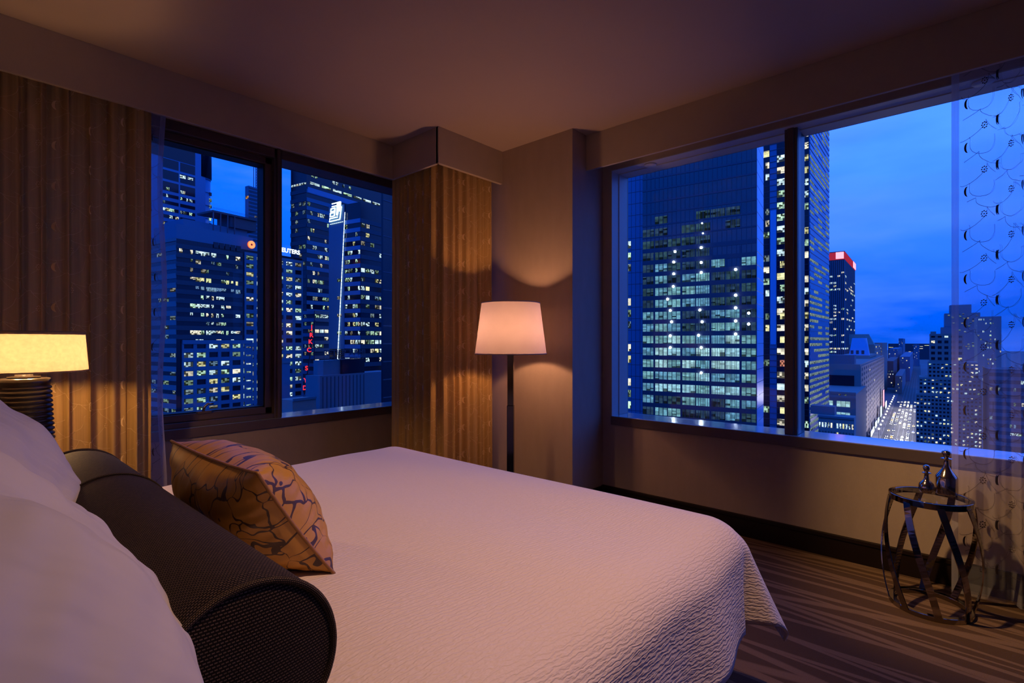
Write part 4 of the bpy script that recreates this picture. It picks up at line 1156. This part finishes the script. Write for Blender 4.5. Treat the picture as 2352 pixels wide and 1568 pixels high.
for j in range(60):
    zz = b.z(1010)+j*3.1
    if zz > b.H: break
    b.put('A', 'spandrel', 'panel_blue', 0, b.LA, zz, zz+1.5, 0, .25)
    b.put('B', 'floor_line', 'metal_fin', 0, b.LB, zz-.1, zz+.1, .1, .28)
    fr = R.random(); v_ = CV-(zz+b.zb-1.25)/b.t0*F
    pr = .95 if v_ > 830 else (.6 if v_ > 620 or v_ < 420 else .5)
    n = 5
    for k in range(n):
        if R.random() < pr: b.win('A', 'curtain_band', b.LA*k/n, b.LA*(k+.96)/n, zz+1.5, zz+3.0, -.02, .1)
b.done()
# red-topped tower
b = Bld('red_topped_tower', 'dark ribbed tower with a red glowing top beyond the blue tower', VPA, 1940, 620, uA=1964, LB=50, vtop=575, body='concrete_dark')
b.put('B', 'red_band', 'red_wash', 0, b.LB, b.H-10, b.H-1, 0, .4); b.put('A', 'red_band', 'red_wash', 0, b.LA, b.H-10, b.H-1, 0, .4)
b.put('B', 'lit_sign', 'sign_pink', .8, 9, b.H-9, b.H-1, .4, .9); b.put('A', 'lit_sign', 'sign_pink', b.LA*.75, b.LA, b.H-9, b.H-1, .4, .9)
for k in range(26): b.put('B', 'rib', 'concrete_blue', k*2.0, k*2.0+.6, 0, b.H-11, 0, .5)
for k in range(12): b.put('A', 'rib', 'concrete_blue', b.LA*k/12, b.LA*k/12+.7, 0, b.H-11, 0, .5)
for j in range(36):
    zz = b.H-15-j*4.0; pr = R.choice((.08, .1, .5, .75, .3, .05))
    for k in range(12):
        if R.random() < pr: b.win('B', R.choice(('office_white', 'home_warm')), k*4.0, k*4.0+3.2, zz, zz+2, .0, .35)
    for k in range(6):
        if R.random() < pr*.8: b.win('A', R.choice(('office_white', 'home_warm')), b.LA*k/6, b.LA*(k+.7)/6, zz, zz+2, 0, .35)
b.done()
# blocks on the near side of the avenue
b = Bld('low_block', 'low cream block with a row of lit attic windows above the window sill', VPA, 1962, 235, uA=1966, uB=1880, vtop=958, body='stone_tan')
b.facade('B', b.H-24, b.H-3, 4.6, 12, span='stone_tan', pier='stone_tan', spf=.4, pwf=.4, lit=lambda j, n: .85 if j == n-1 else .12, mats=('home_warm', 'office_white'), proud=.4, seed=21)
b.put('B', 'cornice', 'concrete_grey', 0, b.LB, b.H-.9, b.H, 0, 1.0)
block(b.e, 'roof_hut', 'concrete_grey', 3, 10, 8, 18, b.H, b.H+4); b.done()
b = Bld('mauve_block', 'mauve block with broad lit window bands beside the avenue', VPA, 1966, 330, uA=1990, uB=1850, vtop=905, body='brick_mauve')
for (va, vb_) in ((922, 935), (948, 956)):
    for k in range(6): 
        q = 3+k*9.5; b.win('B', 'tower_floor_bright' if k < 3 else 'office_dim', q, q+7.5, b.z(vb_), b.z(va))
b.put('B', 'cornice', 'stone_tan', 0, b.LB, b.H-2.5, b.H-1, 0, .8); b.facade('B', b.z(918), b.z(905), 3.4, 18, span='brick_mauve', pier='brick_mauve', lit=.15, mats=('office_dim',), seed=30, proud=.3); b.done()
b = Bld('tan_slab', 'tall tan slab lining the avenue with a dark window band', VPA, 1976, 390, uA=2030, uB=1890, vtop=836, body='brick_mauve')
b.put('B', 'dark_band', 'facade_glass_dark', b.sB(1962), b.LB, b.z(900), b.z(862), 0, .4)
b.facade('A', b.z(1010), b.H-3, 4.2, 16, span='brick_mauve', pier='brick_mauve', spf=.5, pwf=.5, lit=.05, mats=('office_dim', 'home_warm'), proud=.35, seed=31)
b.facade('B', b.z(1010), b.z(905), 4.2, 10, span='brick_mauve', pier='brick_mauve', spf=.5, pwf=.5, lit=.10, mats=('office_white', 'office_dim'), proud=.35, seed=32)
block(b.e, 'roof_house', 'concrete_grey', 3, 16, 4, 24, b.H, b.H+7); b.done()
b = Bld('mansard_block', 'older block with a pale mansard roof front beyond the tan slab', VPA, 1996, 520, uA=2012, uB=1930, vtop=815, body='stone_tan')
zz0, zz1 = b.H, b.z(775); L_ = b.sB(1950)
MB().add([(0,0,zz0),(0,L_,zz0),(14,L_,zz0),(14,0,zz0),(3,2.5,zz1),(3,L_-2.5,zz1),(12,L_-2.5,zz1),(12,2.5,zz1)], [(0,3,2,1),(4,5,6,7),(0,1,5,4),(1,2,6,5),(2,3,7,6),(3,0,4,7)]).build('mansard_roof', M['panel_pale'], b.e, fixn=True)
for k in range(3): block(b.e, 'dormer', 'concrete_dark', .2, 2.6, 4+k*4.6, 6.4+k*4.6, zz0+1.2, zz0+5)
b.facade('A', b.H-50, b.H-2, 4, 6, span='stone_tan', pier='stone_tan', lit=.12, mats=('home_warm',), seed=40, proud=.4); b.done()
b = Bld('copper_roof_building', 'broad building under a green hipped copper roof', VPA, 2008, 640, uA=2022, uB=1940, vtop=790, body='stone_tan')
MB().add([(0,0,b.H),(0,b.LB,b.H),(16,b.LB,b.H),(16,0,b.H),(5,6,b.z(766)),(5,b.LB-4,b.z(766)),(12,b.LB-4,b.z(766)),(12,6,b.z(766))], [(0,3,2,1),(4,5,6,7),(0,1,5,4),(1,2,6,5),(2,3,7,6),(3,0,4,7)]).build('copper_roof', M['copper_roof'], b.e, fixn=True)
b.facade('A', b.H-60, b.H-2, 4, 6, span='stone_tan', pier='stone_tan', lit=.15, mats=('home_warm', 'office_white'), seed=41, proud=.4); b.done()
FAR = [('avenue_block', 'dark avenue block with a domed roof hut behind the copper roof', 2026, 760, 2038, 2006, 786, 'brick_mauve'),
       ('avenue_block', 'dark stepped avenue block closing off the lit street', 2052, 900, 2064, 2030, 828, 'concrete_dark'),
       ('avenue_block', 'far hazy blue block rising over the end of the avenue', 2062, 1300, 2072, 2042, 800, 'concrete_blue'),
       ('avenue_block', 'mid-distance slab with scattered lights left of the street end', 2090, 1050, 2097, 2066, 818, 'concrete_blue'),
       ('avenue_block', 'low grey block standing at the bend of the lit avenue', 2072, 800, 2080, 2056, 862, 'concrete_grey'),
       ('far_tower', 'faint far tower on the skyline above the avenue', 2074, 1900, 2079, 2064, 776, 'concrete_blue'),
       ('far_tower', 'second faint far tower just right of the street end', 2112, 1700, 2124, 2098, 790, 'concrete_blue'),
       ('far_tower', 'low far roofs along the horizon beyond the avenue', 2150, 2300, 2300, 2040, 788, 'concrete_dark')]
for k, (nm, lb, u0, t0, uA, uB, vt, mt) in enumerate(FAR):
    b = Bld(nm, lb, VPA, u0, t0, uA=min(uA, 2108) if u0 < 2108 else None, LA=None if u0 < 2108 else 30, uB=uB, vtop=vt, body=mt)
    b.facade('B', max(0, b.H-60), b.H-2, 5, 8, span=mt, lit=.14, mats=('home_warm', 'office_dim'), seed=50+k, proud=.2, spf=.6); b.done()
# stepped stone building on the far side of the avenue
HV = 2112
b = Bld('setback_building', 'stepped stone office building with square windows right of the avenue', HV, 2108, 352, LA=24, LB=1.0, vtop=905, body=None)
# its street front faces the camera: lay the front along -B from the corner
d_ = -1.0
def tier(ua, ub_, vt, vb_, depth, setback, nb, nf, lit, seed, mat='stone_tan'):
    Rr = random.Random(seed)
    s0, s1 = -b.len_to(b.B, ua), -b.len_to(b.B, ub_)
    z0, z1 = b.z(vb_), b.z(vt)
    block(b.e, 'tier', 'facade_glass_dark', setback, setback+depth, -s1, -s0, z0, z1)
    fh = (z1-z0)/nf; bw = (s1-s0)/nb
    for j in range(nf):
        za = z0+j*fh; block(b.e, 'spandrel', mat, setback-.5, setback, -s1, -s0, za, za+fh*.5)
        for i in range(nb):
            if Rr.random() < (lit(j) if callable(lit) else lit):
                a, c = -(s0+(i+.22)*bw), -(s0+(i+.78)*bw)
                b.nwin += 1
                o = bpy.data.objects.new('window', unit(Rr.choice(('home_warm', 'office_white', 'home_warm', 'office_dim')))); COL.objects.link(o); o.parent = b.e
                o.location = (setback-.04, (a+c)/2, za+fh*.74); o.rotation_euler = (0, 0, math.pi/2); o.scale = (abs(a-c), .1, fh*.44)
    for i in range(nb+1):
        q = -(s0+i*bw); block(b.e, 'pier', mat, setback-.55, setback, q-bw*.2 if i < nb else q, q+bw*.2 if i else q, z0, z1)
    block(b.e, 'parapet', mat, setback-.7, setback+depth, -s1, -s0, z1-.6, z1+.8)
tier(2104, 2256, 905, 1060, 30, 0, 17, 18, lambda j: .55 if j in (3, 4, 5, 6) else .22, 61)
tier(2111, 2254, 868, 905, 28, 3, 15, 4, .35, 62)
tier(2132, 2250, 832, 868, 25, 6, 12, 4, .25, 63)
tier(2136, 2215, 768, 832, 20, 9, 5, 5, .10, 64, 'brick_mauve')
block(b.e, 'roof_tank', 'brick_mauve', 10, 16, b.len_to(b.B, 2151), b.len_to(b.B, 2138), b.z(768), b.z(760))
b.e.location.z = GZ; b.done()
b = Bld('setback_tower', 'far stepped tower silhouette rising behind the stone office building', HV, 2184, 720, LA=40, uB=2183, vtop=699, body=None)
def box_px(b, ua, ub_, vt, dep, sb, mat):
    q0, q1 = b.len_to(b.B, ub_), b.len_to(b.B, ua); block(b.e, 'tier', mat, sb, sb+dep, q0, q1, 0, b.z(vt))
box_px(b, 2162, 2262, 750, 40, 0, 'concrete_blue'); box_px(b, 2170, 2252, 718, 34, 3, 'concrete_blue'); box_px(b, 2182, 2232, 699, 26, 6, 'concrete_blue')
for k in range(30):
    z_ = b.z(720)-R.random()*50; y_ = b.len_to(b.B, 2180+R.random()*70); block(b.e, 'window', 'office_dim', -.2, 0, y_, y_+2.2, z_, z_+2)
b.done()
b = Bld('sheer_side_block', 'blue office block with lit rows seen through the right sheer', HV, 2300, 520, LA=40, uB=2245, vtop=725, body='concrete_blue')
b.facade('B', b.H-80, b.H-2, 4.2, 10, span='concrete_blue', lit=.22, mats=('office_white', 'office_dim'), seed=70, proud=.3, spf=.55); b.done()
b = Bld('sheer_side_block', 'nearer dark block with a bright ground light seen through the right sheer', HV, 2400, 300, LA=40, uB=2272, vtop=850, body='concrete_dark')
b.facade('B', b.H-46, b.H-2, 4.2, 14, span='concrete_grey', lit=.12, mats=('office_white', 'office_dim', 'office_blue'), seed=71, proud=.3, spf=.5)
for k in range(3): 
    q = b.len_to(b.B, 2330+k*9); b.win('B', 'office_white', q, q+1.8, b.z(1006), b.z(1000))
b.done()

# the hotel's own upper floors behind the room (they mirror in the towers)
ho = thing('hotel_wing', 'the dark hotel wing behind the room', 'building', (-16, 0, GZ), .0)
block(ho, 'body', 'concrete_dark', -15, 15.2, -22, 9, 0, 132); block(ho, 'tier', 'concrete_dark', -12, 10, -18, 4, 132, 146); block(ho, 'tier', 'concrete_dark', -10, 4, -14, 0, 146, 152)

# ---- avenue surface, lamps and traffic
phi = math.atan((VPA-CU)/F); aang = YAW-phi
AV = Vector((math.cos(aang), math.sin(aang))); AN = Vector((-AV.y, AV.x))
c0 = pt(2072, 1005, (CAMZ-GZ)*F/(1005-CV)); c0 = Vector((c0.x, c0.y))
def av(s, n): q = c0+AV*s+AN*n; return q
def quad(n0, n1, s0, s1, z): return MB().add([(*av(s0, n0), z), (*av(s1, n0), z), (*av(s1, n1), z), (*av(s0, n1), z)], [(0, 1, 2, 3)])
struct(quad(-14, 14, -250, 1800, GZ+.05).build('road', M['asphalt'], fixn=True))
pmat('road_paint', (.6, .6, .6), .7)
mk = MB()
for k in range(120):
    for n in (-7, -3.5, 0, 3.5, 7):
        a, b_, c, d = av(k*9-60, n-.1), av(k*9-56, n-.1), av(k*9-56, n+.1), av(k*9-60, n+.1)
        mk.add([(*p, GZ+.07) for p in (a, b_, c, d)], [(0, 1, 2, 3)])
struct(mk.build('road_marking', M['road_paint']))
def street_lamp(s, n, k):
    q = av(s, n); o = thing('street_lamp', 'street lamp with bright globe along the avenue kerb', 'street lamp', (q.x, q.y, GZ), aang, 'street lamps on the avenue')
    if not hasattr(street_lamp, 'm'):
        street_lamp.m = (MB().tube([(0, 0, 0), (0, 0, 8.2), (0, .0, 9)], [.14, .09, .07], 6).mesh('post'), MB().lathe([(.05, 8.6), (.55, 8.9), (.7, 9.3), (.5, 9.8), (.05, 10)], 10).mesh('globe'))
    obj('post', street_lamp.m[0], M['metal_fin'], o); obj('globe', street_lamp.m[1], M['lamp_street'], o)
for k in range(13):
    street_lamp(-22+k*27, 14.8, k); street_lamp(-12+k*27, -14.6, k)
for k in range(6):
    q = av(-10+k*50, 2); light('street_glow', (q.x, q.y, GZ+14), 22000, (1, .90, .80), 2.0)
body = MB(); body.box(-2.2, 2.2, -.9, .9, .35, .95); body.add([(-1.5,-.82,.95),(1.1,-.82,.95),(1.1,.82,.95),(-1.5,.82,.95),(-1.0,-.7,1.5),(.5,-.7,1.5),(.5,.7,1.5),(-1.0,.7,1.5)], [(0,3,2,1),(4,5,6,7),(0,1,5,4),(1,2,6,5),(2,3,7,6),(3,0,4,7)])
car_m = body.mesh('car_body')
whl = MB()
for x in (-1.35, 1.35):
    for y in (-.85, .85): whl.tube([(x, y-.1, .33), (x, y+.1, .33)], .33, 10)
whl_m = whl.mesh('wheels')
hl = MB(); hl.box(2.15, 2.35, -.85, -.35, .5, .9); hl.box(2.15, 2.35, .35, .85, .5, .9); hl_m = hl.mesh('headlights')
tl = MB(); tl.box(-2.3, -2.15, -.85, -.4, .6, .9); tl.box(-2.3, -2.15, .4, .85, .6, .9); tl_m = tl.mesh('taillights')
CARS = {'taxi': ('car_paint_taxi', 'yellow taxi driving on the lit avenue'), 'dark': ('car_paint_dark', 'dark car driving on the lit avenue'), 'white': ('car_paint_white', 'white car driving on the lit avenue')}
Rc = random.Random(31)
for lane in (-10.5, -7, -3.5, 0, 3.5, 7, 10.5):
    s = -30+Rc.random()*10
    while s < 330:
        if Rc.random() < .5:
            kind = Rc.choice(('taxi', 'dark', 'dark', 'white')); mt, lb = CARS[kind]; q = av(s, lane)
            o = thing('car', lb, 'car', (q.x, q.y, GZ+.06), aang+math.pi, kind+' cars on the avenue')
            obj('body', car_m, M[mt], o); obj('wheels', whl_m, M['gasket'], o); obj('headlights', hl_m, M['lamp_head'], o); obj('taillights', tl_m, M['lamp_tail'], o)
        s += 8+Rc.random()*9
# lit shop fronts and billboards along the left kerb
for k, (s, L_, h0, h1, mt) in enumerate(((-15, 16, 1, 5, 'shop_front'), (8, 14, 1, 5, 'shop_front'), (40, 18, 1, 6, 'shop_front'), (75, 20, 1, 5, 'sign_soft'), (120, 20, 2, 12, 'sign_soft'), (170, 18, 8, 26, 'sign_pink'), (220, 25, 1, 8, 'shop_front'))):
    q = av(s, 20.5); o = thing('shop_sign', ['low lit shop front at the near kerb', 'lit shop front with broad window beside the avenue', 'long lit shop front with tall sign band', 'soft white lit sign on the avenue', 'tall soft white sign board on the avenue', 'pink lit billboard high over the avenue', 'lit frontage at the far end of the avenue'][k], 'sign', (q.x, q.y, GZ), aang)
    block(o, 'board', mt, 0, L_, -.2, .2, h0, h1); block(o, 'frame', 'metal_fin', -.4, L_+.4, .2, 1.0, 0, h1+.5)
